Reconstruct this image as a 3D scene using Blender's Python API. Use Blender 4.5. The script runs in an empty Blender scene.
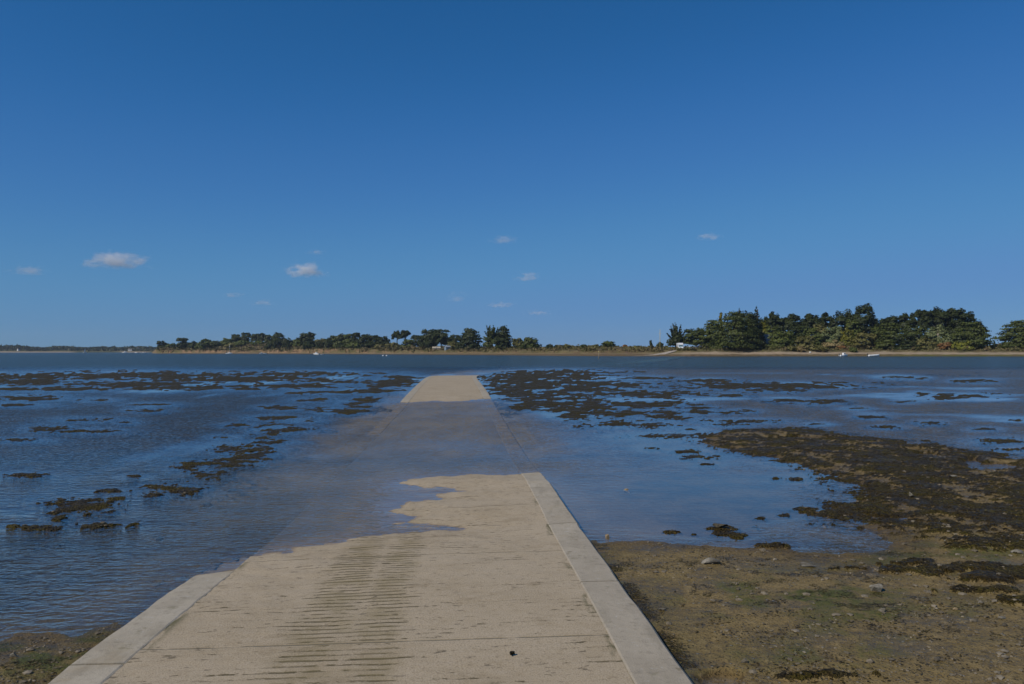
import bpy, bmesh, math, random
import numpy as np
from mathutils import Vector, Matrix

random.seed(7)
RNG = np.random.default_rng(11)
scene = bpy.context.scene
COL = scene.collection
F = 796.0            # focal length in photo pixels
HZ = 351.5           # horizon row
CX = 512.0
EYE = 2.0            # camera height above the water (water is z = 0)

# ------------------------------------------------------------------ helpers
def gp(px, py, z=0.0):
    Y = F * (EYE - z) / (py - HZ)
    return ((px - CX) / F * Y, Y)

def zat(py, Y):
    return EYE + (HZ - py) / F * Y

def sstep(a, b, x):
    t = np.clip((x - a) / (b - a), 0, 1)
    return t * t * (3 - 2 * t)

def _hash(ix, iy, seed):
    h = (ix.astype(np.int64) * 374761393 + iy.astype(np.int64) * 668265263 + seed * 1442695041) & 0xFFFFFFFF
    h = ((h ^ (h >> 13)) * 1274126177) & 0xFFFFFFFF
    h = h ^ (h >> 16)
    return (h & 0xFFFFFF) / float(0xFFFFFF)

def vnoise(x, y, seed=0):
    x = np.asarray(x, float); y = np.asarray(y, float)
    ix = np.floor(x); iy = np.floor(y)
    fx = x - ix; fy = y - iy
    fx = fx * fx * (3 - 2 * fx); fy = fy * fy * (3 - 2 * fy)
    a = _hash(ix, iy, seed); b = _hash(ix + 1, iy, seed)
    c = _hash(ix, iy + 1, seed); d = _hash(ix + 1, iy + 1, seed)
    return (a * (1 - fx) + b * fx) * (1 - fy) + (c * (1 - fx) + d * fx) * fy

def fbm(x, y, seed=0, oct=4):
    s = 0.0; a = 0.5; t = 0.0
    for o in range(oct):
        s = s + a * vnoise(x * 2 ** o + 17.3 * o, y * 2 ** o - 9.1 * o, seed + o)
        t += a; a *= 0.5
    return s / t

def poly_sd(X, Y, poly):
    """signed distance to a closed polygon, positive inside"""
    shp = X.shape
    X = X.ravel(); Y = Y.ravel()
    best = np.full(X.shape, 1e18); inside = np.zeros(X.shape, bool)
    n = len(poly)
    for i in range(n):
        x0, y0 = poly[i]; x1, y1 = poly[(i + 1) % n]
        dx, dy = x1 - x0, y1 - y0
        L = dx * dx + dy * dy + 1e-12
        t = np.clip(((X - x0) * dx + (Y - y0) * dy) / L, 0, 1)
        d = (X - x0 - t * dx) ** 2 + (Y - y0 - t * dy) ** 2
        best = np.minimum(best, d)
        if abs(dy) > 1e-12:
            c = ((y0 > Y) != (y1 > Y)) & (X < (x1 - x0) * (Y - y0) / dy + x0)
            inside ^= c
    r = np.sqrt(best)
    return np.where(inside, r, -r).reshape(shp)

def np_mesh(name, verts, faces, mat=None, attrs=None, uv=None, smooth=True):
    verts = np.asarray(verts, np.float32); faces = np.asarray(faces, np.int32)
    k = faces.shape[1]
    me = bpy.data.meshes.new(name)
    me.vertices.add(len(verts)); me.vertices.foreach_set('co', verts.ravel())
    me.loops.add(faces.size); me.loops.foreach_set('vertex_index', faces.ravel())
    me.polygons.add(len(faces))
    me.polygons.foreach_set('loop_start', np.arange(0, faces.size, k, dtype=np.int32))
    try:
        me.polygons.foreach_set('loop_total', np.full(len(faces), k, dtype=np.int32))
    except Exception:
        pass
    me.polygons.foreach_set('use_smooth', np.full(len(faces), smooth, dtype=bool))
    me.update(calc_edges=True)
    for an, av in (attrs or {}).items():
        at = me.attributes.new(an, 'FLOAT', 'POINT')
        at.data.foreach_set('value', np.asarray(av, np.float32).ravel())
    if uv is not None:
        l = me.uv_layers.new(name='UVMap')
        l.data.foreach_set('uv', np.asarray(uv, np.float32)[faces.ravel()].ravel())
    if mat: me.materials.append(mat)
    me.validate()
    return me

def grid_faces(nr, nc):
    i = np.arange(nr - 1)[:, None] * nc + np.arange(nc - 1)[None, :]
    return np.stack([i, i + 1, i + nc + 1, i + nc], -1).reshape(-1, 4)

def link(name, me, parent=None, loc=(0, 0, 0), rz=0.0):
    o = bpy.data.objects.new(name, me); COL.objects.link(o)
    o.location = loc; o.rotation_euler = (0, 0, rz)
    if parent: o.parent = parent
    return o

def tag(o, label=None, cat=None, group=None, kind=None):
    if label: o['label'] = label
    if cat: o['category'] = cat
    if group: o['group'] = group
    if kind: o['kind'] = kind
    return o

def thing(name, label, cat, loc, rz=0.0, group=None):
    o = bpy.data.objects.new(name, None); COL.objects.link(o)
    o.empty_display_size = 0.3
    o.location = loc; o.rotation_euler = (0, 0, rz)
    return tag(o, label, cat, group)

def bm_obj(name, bm, mat, parent=None, smooth=False, loc=(0, 0, 0), rz=0.0):
    me = bpy.data.meshes.new(name)
    bmesh.ops.recalc_face_normals(bm, faces=bm.faces)
    bm.to_mesh(me); bm.free()
    if mat: me.materials.append(mat)
    for p in me.polygons: p.use_smooth = smooth
    return link(name, me, parent, loc, rz)

def add_box(bm, c, s, bev=0.0, rz=0.0, taper=1.0):
    r = bmesh.ops.create_cube(bm, size=1.0)
    vs = r['verts']
    for v in vs:
        k = taper if v.co.z > 0 else 1.0
        v.co = Vector((v.co.x * s[0] * k, v.co.y * s[1] * k, v.co.z * s[2]))
    if bev > 0:
        es = list({e for v in vs for e in v.link_edges})
        rb = bmesh.ops.bevel(bm, geom=es, offset=bev, segments=2, profile=0.6, affect='EDGES')
        vs = list({v for f in rb['faces'] for v in f.verts} | {v for v in vs if v.is_valid})
    M = Matrix.Translation(Vector(c)) @ Matrix.Rotation(rz, 4, 'Z')
    bmesh.ops.transform(bm, matrix=M, verts=vs)

def add_tube(bm, pts, radii, seg=8, cap=True):
    rings = []
    pts = [Vector(p) for p in pts]
    for i, p in enumerate(pts):
        d = (pts[min(i + 1, len(pts) - 1)] - pts[max(i - 1, 0)]).normalized()
        a = d.orthogonal().normalized(); b = d.cross(a)
        rings.append([bm.verts.new(p + (a * math.cos(2 * math.pi * k / seg) + b * math.sin(2 * math.pi * k / seg)) * radii[i]) for k in range(seg)])
    for i in range(len(rings) - 1):
        for k in range(seg):
            bm.faces.new((rings[i][k], rings[i][(k + 1) % seg], rings[i + 1][(k + 1) % seg], rings[i + 1][k]))
    if cap:
        bm.faces.new(rings[0][::-1]); bm.faces.new(rings[-1])

# ------------------------------------------------------------------ materials
def new_mat(name):
    m = bpy.data.materials.new(name); m.use_nodes = True
    nt = m.node_tree; nt.nodes.clear()
    return m, nt, nt.nodes, nt.links

class NB:
    """small node builder"""
    def __init__(s, nt): s.nt = nt; s.n = nt.nodes; s.l = nt.links
    def node(s, t, **kw):
        nd = s.n.new(t)
        for k, v in kw.items(): setattr(nd, k, v)
        return nd
    def put(s, sock, v):
        if hasattr(v, 'is_linked') or isinstance(v, bpy.types.NodeSocket): s.l.new(v, sock)
        else: sock.default_value = v
    def pos(s): return s.node('ShaderNodeNewGeometry').outputs['Position']
    def obj(s): return s.node('ShaderNodeTexCoord').outputs['Object']
    def uv(s): return s.node('ShaderNodeTexCoord').outputs['UV']
    def attr(s, nm): return s.node('ShaderNodeAttribute', attribute_name=nm).outputs['Fac']
    def mapping(s, v, scale=(1, 1, 1), rot=(0, 0, 0), loc=(0, 0, 0)):
        m = s.node('ShaderNodeMapping'); s.l.new(v, m.inputs['Vector'])
        m.inputs['Scale'].default_value = scale; m.inputs['Rotation'].default_value = rot; m.inputs['Location'].default_value = loc
        return m.outputs['Vector']
    def noise(s, v, scale=1.0, detail=3.0, rough=0.55, dist=0.0):
        n = s.node('ShaderNodeTexNoise'); s.l.new(v, n.inputs['Vector'])
        n.inputs['Scale'].default_value = scale; n.inputs['Detail'].default_value = detail
        n.inputs['Roughness'].default_value = rough; n.inputs['Distortion'].default_value = dist
        return n.outputs['Fac']
    def voro(s, v, scale=1.0, feature='F1', out='Distance'):
        n = s.node('ShaderNodeTexVoronoi', feature=feature); s.l.new(v, n.inputs['Vector'])
        n.inputs['Scale'].default_value = scale
        return n.outputs[out]
    def ramp(s, f, a, b, lo=0.0, hi=1.0):
        n = s.node('ShaderNodeMapRange', interpolation_type='SMOOTHSTEP'); s.put(n.inputs['Value'], f)
        n.inputs['From Min'].default_value = a; n.inputs['From Max'].default_value = b
        n.inputs['To Min'].default_value = lo; n.inputs['To Max'].default_value = hi
        return n.outputs['Result']
    def math(s, op, a, b=0.0, clamp=False):
        n = s.node('ShaderNodeMath', operation=op, use_clamp=clamp); s.put(n.inputs[0], a); s.put(n.inputs[1], b)
        return n.outputs[0]
    def mix(s, f, a, b, mode='MIX'):
        n = s.node('ShaderNodeMix', data_type='RGBA', blend_type=mode)
        s.put(n.inputs['Factor'], f)
        A = [i for i in n.inputs if i.name == 'A' and i.type == 'RGBA'][0]; B = [i for i in n.inputs if i.name == 'B' and i.type == 'RGBA'][0]
        for sk, v in ((A, a), (B, b)):
            if isinstance(v, (tuple, list)): sk.default_value = (v[0], v[1], v[2], 1)
            else: s.l.new(v, sk)
        return [o for o in n.outputs if o.type == 'RGBA'][0]
    def bump(s, h, dist=0.01, strength=1.0, normal=None):
        n = s.node('ShaderNodeBump'); s.l.new(h, n.inputs['Height'])
        s.put(n.inputs['Distance'], dist); s.put(n.inputs['Strength'], strength)
        if normal is not None: s.l.new(normal, n.inputs['Normal'])
        return n.outputs['Normal']
    def principled(s, col, rough=0.7, normal=None, spec=0.3, metal=0.0):
        p = s.node('ShaderNodeBsdfPrincipled')
        if isinstance(col, (tuple, list)): p.inputs['Base Color'].default_value = (*col[:3], 1)
        else: s.l.new(col, p.inputs['Base Color'])
        s.put(p.inputs['Roughness'], rough); s.put(p.inputs['Specular IOR Level'], spec); s.put(p.inputs['Metallic'], metal)
        if normal is not None: s.l.new(normal, p.inputs['Normal'])
        return p
    def out(s, sh, vol=None):
        o = s.node('ShaderNodeOutputMaterial')
        if sh is not None: s.l.new(sh, o.inputs['Surface'])
        if vol is not None: s.l.new(vol, o.inputs['Volume'])

def plain(name, col, rough=0.5, spec=0.4, var=0.15, scale=3.0, metal=0.0):
    m, nt, N, L = new_mat(name); b = NB(nt)
    n = b.noise(b.obj(), scale, 4)
    c = b.mix(b.ramp(n, 0.3, 0.7), tuple(x * (1 - var) for x in col), tuple(min(1, x * (1 + var)) for x in col))
    p = b.principled(c, rough, None, spec, metal); b.out(p.outputs[0])
    return m

# ------------------------------------------------------------------ causeway plan
CP = np.array([(0.36, -10), (0.0, -8), (-0.82, 4.5), (-1.75, 19), (-2.63, 32.5), (-3.6, 46), (-4.35, 57), (-4.52, 64), (-4.05, 74),
               (-1.7, 88), (4, 104), (14, 126), (30, 172), (50, 250), (60, 290), (66, 310)], float)
def _catmull(P, n=40):
    out = []
    for i in range(len(P) - 1):
        p0 = P[max(i - 1, 0)]; p1 = P[i]; p2 = P[i + 1]; p3 = P[min(i + 2, len(P) - 1)]
        for k in range(n):
            t = k / n
            out.append(0.5 * ((2 * p1) + (-p0 + p2) * t + (2 * p0 - 5 * p1 + 4 * p2 - p3) * t * t + (-p0 + 3 * p1 - 3 * p2 + p3) * t ** 3))
    out.append(P[-1]); return np.array(out)
CL = _catmull(CP)
_dX = np.gradient(CL[:, 0], CL[:, 1])
CL_S = np.concatenate([[0], np.cumsum(np.hypot(np.diff(CL[:, 0]), np.diff(CL[:, 1])))])
def road_uv(X, Y):
    xc = np.interp(Y, CL[:, 1], CL[:, 0]); sl = np.interp(Y, CL[:, 1], _dX)
    return (X - xc) / np.sqrt(1 + sl * sl)
HALF = 1.85          # outer edge of the kerbs
KERB = 0.34

WL = [(-60, 590), (205, 573), (215, 569), (240, 556), (265, 552), (300, 547), (335, 543), (352, 538), (375, 536), (400, 533), (425, 530.5), (456, 529),
      (429, 524.5), (393, 523.5), (400, 520.5), (417, 516), (398, 510), (402, 503), (425, 500), (449, 499), (437, 494), (450, 491.5), (461, 490.5),
      (449, 487.5), (420, 486), (397, 483.5), (410, 479.5), (435, 476.5), (463, 475), (500, 474), (521, 473), (530, 472.5), (580, 470)]
WLP = [gp(*p) for p in WL] + [(30, 13), (30, -30), (-30, -30), (-30, gp(-60, 590)[1])]
SH0, SH1 = 32.3, 66.5
def road_z(X, Y):
    nz = (fbm(X * 1.3, Y * 1.3, 5) - 0.5)
    sd = poly_sd(X, Y, WLP) + nz * 0.16 + (fbm(X * 3.2, Y * 4.0, 15, 3) - .5) * .30 + (fbm(X * 9, Y * 12, 16, 3) - .5) * .30
    near = np.where(sd > 0, 0.14 * (1 - np.exp(-np.maximum(sd, 0) / 1.9)), -0.095 * (1 - np.exp(np.minimum(sd, 0) / 1.3)))
    u = road_uv(X, Y)
    sh = np.minimum(Y - (SH0 + 0.5 * u + 2.6 * (fbm(X * .9, Y * .5, 8) - .5) + 1.2 * (fbm(X * 3, Y * 2, 9) - .5)), (SH1 + 1.2 * u * 0.3) - Y)
    hump = np.where(sh > 0, 0.12 * (1 - np.exp(-np.maximum(sh, 0) / 4.0)), -0.085 * (1 - np.exp(np.minimum(sh, 0) / 3.5)))
    z = np.where(Y < 22, near, np.maximum(hump, -0.085) - 0.009 * np.maximum(Y - 80, 0))
    return z

# ------------------------------------------------------------------ weed and mud plan
MUD_R = [(588, 537), (600, 543), (625, 540.5), (650, 540), (675, 543.5), (700, 545), (740, 546), (760, 547), (800, 551), (837, 554), (883, 549), (889, 543), (876, 532), (864, 526),
         (885, 522), (907, 518), (895, 514), (860, 515.5), (818, 516.5), (812, 512), (837, 509), (860, 503), (876, 499.5), (907, 501), (897, 497),
         (881, 493), (856, 484), (833, 474), (802, 464), (779, 457.5), (760, 455), (735, 450), (715, 446), (703, 440), (712, 435), (722, 432), (760, 429), (800, 429),
         (815, 433), (850, 436), (900, 441), (940, 446), (985, 453), (1024, 457), (1200, 470)]
MUD_RP = [gp(*p) for p in MUD_R] + [(16, 10), (16, -12), (0.4, -12), (0.5, 3), (0.4, 7.5)]
MUD_L = [(-200, 655), (0, 641), (18, 633.6), (36, 633), (54, 630.6), (66, 633), (77, 635), (89, 630), (104, 626), (118, 621)]
MUD_LP = [gp(*p) for p in MUD_L] + [(-2.4, 5), (-2.0, -12), (-14, -12), (-14, gp(-200, 655)[1])]
WEED_R = [(704, 440), (722, 431.5), (760, 428.5), (800, 428), (850, 435), (900, 440), (940, 445), (985, 452), (1024, 456), (1200, 470), (1200, 590), (1100, 560), (1024, 552),
          (980, 548), (935, 536), (905, 527), (885, 523), (907, 518), (880, 515), (818, 517), (812, 512), (837, 508), (876, 499), (900, 499), (881, 493), (856, 484), (833, 474), (802, 464), (779, 457.5),
          (760, 455), (735, 450), (715, 446)]
WEED_RP = [gp(*p) for p in WEED_R]
WEED = [  # px, py, half width, half height
    (515, 378, 32, 5), (540, 384, 50, 7), (518, 392, 24, 9), (555, 397, 44, 6), (585, 389, 30, 4), (605, 406, 48, 3.5), (570, 404, 36, 4), (600, 414, 40, 4), (545, 405, 30, 5),
    (640, 405, 40, 4), (662, 403, 28, 3), (620, 424, 32, 3), (654, 436, 32, 2), (670, 417, 22, 3), (649, 425, 24, 2.5), (616, 390, 14, 1.4), (656, 397, 20, 1.4), (575, 377, 30, 3), (560, 372, 50, 1.6),
    (710, 381, 22, 1.5), (759, 386, 78, 3), (775, 390, 28, 2), (724, 395.5, 13, 1.4), (787, 400, 14, 1.4), (724, 423, 20, 2), (691, 429.5, 11, 1.2), (583, 417, 22, 3.5), (644, 378, 24, 1.1),
    (814, 386, 27, 1.6), (819, 402, 20, 2), (896, 377.5, 18, 1), (917, 378.5, 9, .8), (971, 381, 17, 1), (921, 394, 7, 1.6), (964, 396, 26, 2.2), (871, 417, 11, 1.6), (887, 427, 11, 1.2),
    (929, 423, 12, 1.5), (983, 429, 12, 1.1), (1000, 441, 26, 3), (1016, 449, 16, 2), (1018, 420, 9, 1), (687, 451, 13, 2.2), (698, 457, 20, 2.4), (706, 464, 9, 1.2), (649, 448, 8, 1.5), (676, 436, 32, 2.2),
    (540, 376, 46, 4), (590, 384, 60, 3), (640, 394, 60, 2.4), (570, 410, 40, 2.6), (690, 412, 40, 1.6), (700, 436, 40, 2.4), (740, 421, 40, 1.6), (855, 408, 8, .8), (905, 402, 10, .7), (818, 424, 9, .9), (740, 411, 14, 1), (700, 408, 12, 1),
    (795, 479, 7, 1.5), (775, 478, 5, 1.2), (805, 508, 14, 2), (840, 513, 10, 1.6), (786, 515, 12, 2), (760, 518, 8, 1.5), (722, 528, 12, 2), (722, 533, 10, 2.4), (672, 532, 10, 1.6), (695, 534, 7, 1.5), (770, 546, 24, 3), (738, 536, 8, 2),
    (40, 377, 100, 3.6), (150, 375, 130, 3.6), (230, 379, 100, 4), (300, 374, 70, 2.6), (190, 387, 120, 3), (130, 384, 70, 3), (20, 382, 50, 4), (300, 386, 50, 2.4), (60, 389, 70, 1.6), (35, 398, 34, 2.6),
    (20, 405, 26, 1.4), (146, 410.5, 16, 1.5), (152, 404.7, 22, 1), (90, 420, 32, 2), (51, 429, 22, 3.4), (90, 431, 32, 2), (127, 422, 9, 1.6), (23, 440, 24, 1.5), (23, 475, 28, 2.6), (95, 400, 20, 1),
    (367, 401, 15, 4.5), (344, 410, 32, 4), (285, 408, 20, 2), (273, 418, 24, 2.4), (289, 430, 32, 3), (223, 437, 9, 1.6), (250, 450, 32, 6), (273, 442, 22, 2), (254, 462, 9, 1.6), (189, 467, 17, 5), (199, 473, 6, 1.6),
    (156, 487, 12, 3), (152, 494, 16, 4), (187, 490, 18, 5), (117, 491, 20, 2.4), (78, 506, 40, 9), (117, 498, 12, 2.4), (20, 511, 9, 2), (58, 518, 10, 3), (101, 525, 28, 3), (42, 527, 20, 3), (12, 526, 8, 2),
    (390, 383, 27, 5), (330, 392, 44, 2), (372, 391, 28, 3), (400, 377, 18, 2), (315, 400, 22, 1.6), (345, 382, 22, 1.4), (240, 425, 14, 1.3), (310, 420, 14, 2), (225, 459, 7, 1.3), (135, 476, 9, 1.3),
    (820, 683, 50, 4), (950, 573, 74, 5), (1012, 582, 60, 5), (905, 566, 26, 3), (985, 597, 40, 3), (1024, 608, 40, 4), (850, 572, 26, 2)]
POOLS = [(914, 451, 8, 1.3), (927, 456, 10, 1.7), (807, 439, 30, .9), (915, 443, 10, 1.2), (1016, 458, 16, 2.6), (990, 467.5, 26, 3), (971, 463, 9, 2.2), (720, 681, 16, 5), (960, 452, 12, 1.1), (1005, 447, 20, 1.2)]
GREEN = [(800, 600, 130, 24, 1), (940, 560, 100, 18, 1), (880, 625, 120, 22, .8), (40, 655, 120, 26, 1.3), (700, 590, 60, 14, .5), (820, 660, 120, 14, .7)]
CALM = [(690, 505, 190, 60, 1.15), (660, 440, 130, 24, .8), (560, 440, 60, 22, .4), (520, 385, 80, 12, .6), (200, 560, 60, 20, .35), (405, 505, 34, 24, .9)]

def pxpy(X, Y):
    Yc = np.maximum(Y, 0.8)
    return CX + F * X / Yc, HZ + F * EYE / Yc

def ell_field(px, py, L, grow=0.0):
    w = np.full(px.shape, -3.0)
    for e in L:
        cx, cy, hw, hh = e[:4]
        r = np.sqrt(((px - cx) / (hw + grow * 4)) ** 2 + ((py - cy) / (hh + grow)) ** 2)
        w = np.maximum(w, 1 - r)
    return w

def weed_raw(X, Y):
    px, py = pxpy(X, Y)
    sc = 1.0 / np.clip(Y * 0.035, 0.22, 2.2)
    n = fbm(X * 1.6, Y * 0.9, 31, 5) - 0.5
    nf = fbm(X * 4.6, Y * 4.0, 37, 3) - 0.5
    nff = np.where(Y < 40, fbm(X * 15, Y * 13, 39, 2) - 0.5, 0)
    nn = np.where(Y < 24, 0.9 * n + 1.05 * nf + 1.05 * nff, 1.25 * n + 0.9 * nf + .3 * nff)
    w = ell_field(px, py, [((e[0], e[1], e[2] * 1.22, e[3] * 1.30) if (e[0] > 480 and 370 < e[1] < 440) else e) for e in WEED])
    w = w + np.where(Y < 24, 1.35, 1.75) * nn + np.where(Y < 24, -.05, .16)
    w = w + np.where(Y > 15, sstep(15, 24, Y) * 1.0 * (vnoise(px * .055 + 3, py * .95, 53) * .6 + vnoise(px * .16, py * 1.7, 54) * .4 - .5), 0)
    u = road_uv(X, Y)
    band = np.minimum(.52 - np.abs(u + 4.0 + .5 * np.sin(Y * .35)) / 1.3, sstep(9, 12, Y) * sstep(46, 36, Y) - .6) + 1.3 * n + 1.2 * nf + .5 * nff - .16
    w = np.maximum(w, band)
    fm = sstep(24, 34, Y) * sstep(92, 80, Y) * sstep(2.6, 4.4, np.abs(u))
    flats = (fbm(X * .09 + 4, Y * .13, 43, 3) - .80) - 2.5 * (1 - fm) + .75 * n + .7 * nf
    w = np.maximum(w, flats)
    sd = poly_sd(X, Y, WEED_RP)
    wr = np.clip((sd + .22) * 0.9, -2, 0.34) + 1.0 * n + 1.0 * nf + 0.8 * nff
    return np.maximum(w, wr), w, wr

def bed_z(X, Y, full=False):
    px, py = pxpy(X, Y)
    n1 = fbm(X * 0.35, Y * 0.35, 3) - 0.5
    n2 = fbm(X * 2.2, Y * 2.2, 4) - 0.5
    n3 = fbm(X * 9, Y * 9, 6, 3) - 0.5
    zb = -0.060 - 0.05 * sstep(18, 60, Y) - 2.0 * sstep(88, 160, Y) + 0.03 * n1 + 0.012 * n2
    u = road_uv(X, Y); d = np.abs(u) - HALF
    zr = road_z(X, Y)
    zb = np.maximum(zb, np.where(Y < 150, np.minimum(zr, .03) - np.where(u < 0, np.where(zr < -.003, .012, .15), .10) - np.where(u < 0, .075, .045) * np.maximum(d, 0) + 0.02 * n2, -9))
    for P in (MUD_RP, MUD_LP):
        sd = poly_sd(X, Y, P) + 0.22 * n2 * np.clip(Y / 9, .4, 1.6)
        zm = np.where(sd > 0, 0.055 * (1 - np.exp(-np.maximum(sd, 0) / 0.7)) + 0.012 * n2 * np.minimum(np.maximum(sd, 0) * 2, 1) + 0.035 * n1 * np.clip(sd * .5, 0, 1), 0.055 * np.maximum(sd, -8))
        zb = np.maximum(zb, zm)
    pl = ell_field(px, py, POOLS) + 0.5 * n2
    pk = sstep(-.9, .25, pl); zb = zb * (1 - pk) + np.minimum(zb, -0.016) * pk
    # submerged shoals that show through the water
    shoal = ell_field(px, py, [(748, 470, 46, 10), (600, 455, 60, 16), (560, 430, 40, 14)])
    zb = np.where(shoal > 0, np.maximum(zb, -0.10 + 0.075 * sstep(0, .7, shoal) + .012 * n3), zb)
    wr, wa, wb = weed_raw(X, Y)
    wet = np.where(pl > 0, -1, wr) + np.where(Y < 22, .55 * (fbm(X * 26, Y * 22, 33, 2) - .5), 0)
    wd = sstep(-.03, np.where(Y < 22, .34, .75), wet)
    hgt = (0.004 + 0.012 * np.clip(wr, 0, 1) + 0.010 * (n2 + 0.5) + 0.022 * n3)
    halo = sstep(-.26, .0, wet); zb = np.where(zb < -.02, zb * (1 - halo) + np.maximum(zb, -.014 - .02 * (1 - halo)) * halo, zb)
    far = np.clip(Y / 26, .8, 2.2)
    zw = np.where(zb > -0.01, zb + (hgt + .012) * 1.1 * wd, zb * (1 - wd) + (hgt * far) * wd)
    z = np.where(wd > 0, np.maximum(zb, zw), zb) + 0.008 * n3
    inside = d < np.where((u < 0) & (zr < -.003) & (Y < 31), -.40, -.12)
    z = np.where(inside, np.minimum(zr - 0.16, z), z)
    sunk = (u < 0) & (zr < -.003)
    z = np.where((d >= 0.02) & (d < 0.4) & (Y < 100) & ~sunk, np.minimum(z, zr - 0.025 + np.maximum(d - .05, 0) * .12), z)
    z = np.where(~sunk & (d > -.2) & (d < .03), np.minimum(z, zr - .045), z)
    z = np.where(sunk & (d > -.4) & (d < 1.1 + 1.6 * (n2 + n1)) & (Y < 100), np.minimum(z, zr - 0.008 + np.maximum(d, 0) * .05), z)
    if not full: return z
    silt = sstep(1.9, .1, d + .9 * n2 + .8 * n1) * (z < .02) * np.where(u < 0, .35 + .65 * sstep(8.5, 13, Y), 1)
    wd = np.where(inside, 0, np.maximum(wd, .6 * sstep(-.22, .0, wet) * (z < .004)))
    kf = np.exp(-((d - 0.08) / 0.10) ** 2) * sstep(0.42, 0.6, fbm(X * 3, Y * 3, 71)) * (Y < 9) * (u > 0)
    wd = np.maximum(wd, kf * .6)
    litter = sstep(.54, .64, fbm(X * 7.5, Y * 9, 91, 4)) * sstep(.38, .56, fbm(X * 1.1, Y * 1.9, 95, 3)) * (z > .008) * (Y < 16)
    wd = np.maximum(wd, litter * .42)
    gr = np.zeros_like(X)
    for cx, cy, hw, hh, s in GREEN:
        r = ((px - cx) / hw) ** 2 + ((py - cy) / hh) ** 2
        gr = np.maximum(gr, s * np.exp(-r))
    gr = 1.2 * gr * sstep(0.42, 0.64, fbm(X * 3.3, Y * 3.9, 55, 5))
    gr = np.where(d < 0.5, np.maximum(gr, .8 * np.exp(-np.maximum(d, 0) / .15) * (fbm(X * 4, Y * 4, 56) > .45)), gr)
    bed_z.silt = silt
    return z, wd, gr

# ------------------------------------------------------------------ camera
cam = bpy.data.cameras.new('camera'); co = bpy.data.objects.new('camera', cam); COL.objects.link(co)
cam.sensor_width = 36.0; cam.lens = 36.0 * F / 1024.0
cam.clip_start = 0.05; cam.clip_end = 30000
co.location = (0, 0, EYE)
pitch = math.atan((HZ - 342.0) / F)
co.rotation_euler = (math.pi / 2 + pitch, 0, 0)
scene.camera = co

# ------------------------------------------------------------------ light
SUN_EL = math.radians(44); SUN_AZ = math.radians(-128)     # azimuth from +Y, clockwise
S = Vector((math.sin(SUN_AZ) * math.cos(SUN_EL), math.cos(SUN_AZ) * math.cos(SUN_EL), math.sin(SUN_EL)))
sun = bpy.data.lights.new('sun', 'SUN'); so = bpy.data.objects.new('sun', sun); COL.objects.link(so)
sun.energy = 4.3; sun.angle = math.radians(0.53); sun.color = (1.0, 0.93, 0.83)
so.rotation_euler = S.to_track_quat('Z', 'Y').to_euler(); so.location = (0, 0, 40)
w = bpy.data.worlds.new('World'); scene.world = w; w.use_nodes = True
nt = w.node_tree; nt.nodes.clear(); b = NB(nt)
sky = b.node('ShaderNodeTexSky', sky_type='NISHITA')
sky.sun_disc = False; sky.sun_elevation = SUN_EL; sky.sun_rotation = SUN_AZ
sky.altitude = 0; sky.air_density = 1.0; sky.dust_density = 0.0; sky.ozone_density = 6.0
def vscale(v, k):
    n = b.node('ShaderNodeVectorMath', operation='SCALE'); nt.links.new(v, n.inputs[0]); n.inputs['Scale'].default_value = k
    return n.outputs[0]
cv = b.node('ShaderNodeRGBCurve'); nt.links.new(vscale(sky.outputs[0], 0.1), cv.inputs['Color'])
for ci, pts in enumerate(([(0, 0), (.098, .031), (.165, .080), (.304, .156), (.63, .236), (1, .34)],
                          [(0, 0), (.186, .189), (.302, .305), (.494, .447), (.73, .485), (1, .62)],
                          [(0, 0), (.368, .538), (.53, .769), (.69, .885), (1, 1)])):
    c = cv.mapping.curves[ci]
    c.points[0].location = pts[0]; c.points[1].location = pts[-1]
    for q in pts[1:-1]: c.points.new(*q)
cv.mapping.update()
bg = b.node('ShaderNodeBackground'); nt.links.new(vscale(cv.outputs['Color'], 10.0), bg.inputs['Color']); bg.inputs['Strength'].default_value = 0.07
wo = b.node('ShaderNodeOutputWorld'); nt.links.new(bg.outputs[0], wo.inputs['Surface'])
vs = scene.view_settings
vs.view_transform = 'Standard'; vs.look = 'None'; vs.exposure = -0.35; vs.gamma = 1.0
scene.display_settings.display_device = 'sRGB'
cy = scene.cycles
cy.max_bounces = 8; cy.diffuse_bounces = 2; cy.glossy_bounces = 3; cy.transmission_bounces = 4; cy.transparent_max_bounces = 12; cy.volume_bounces = 5
cy.use_denoising = True; cy.caustics_reflective = False; cy.caustics_refractive = False
cy.volume_max_steps = 256

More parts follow.
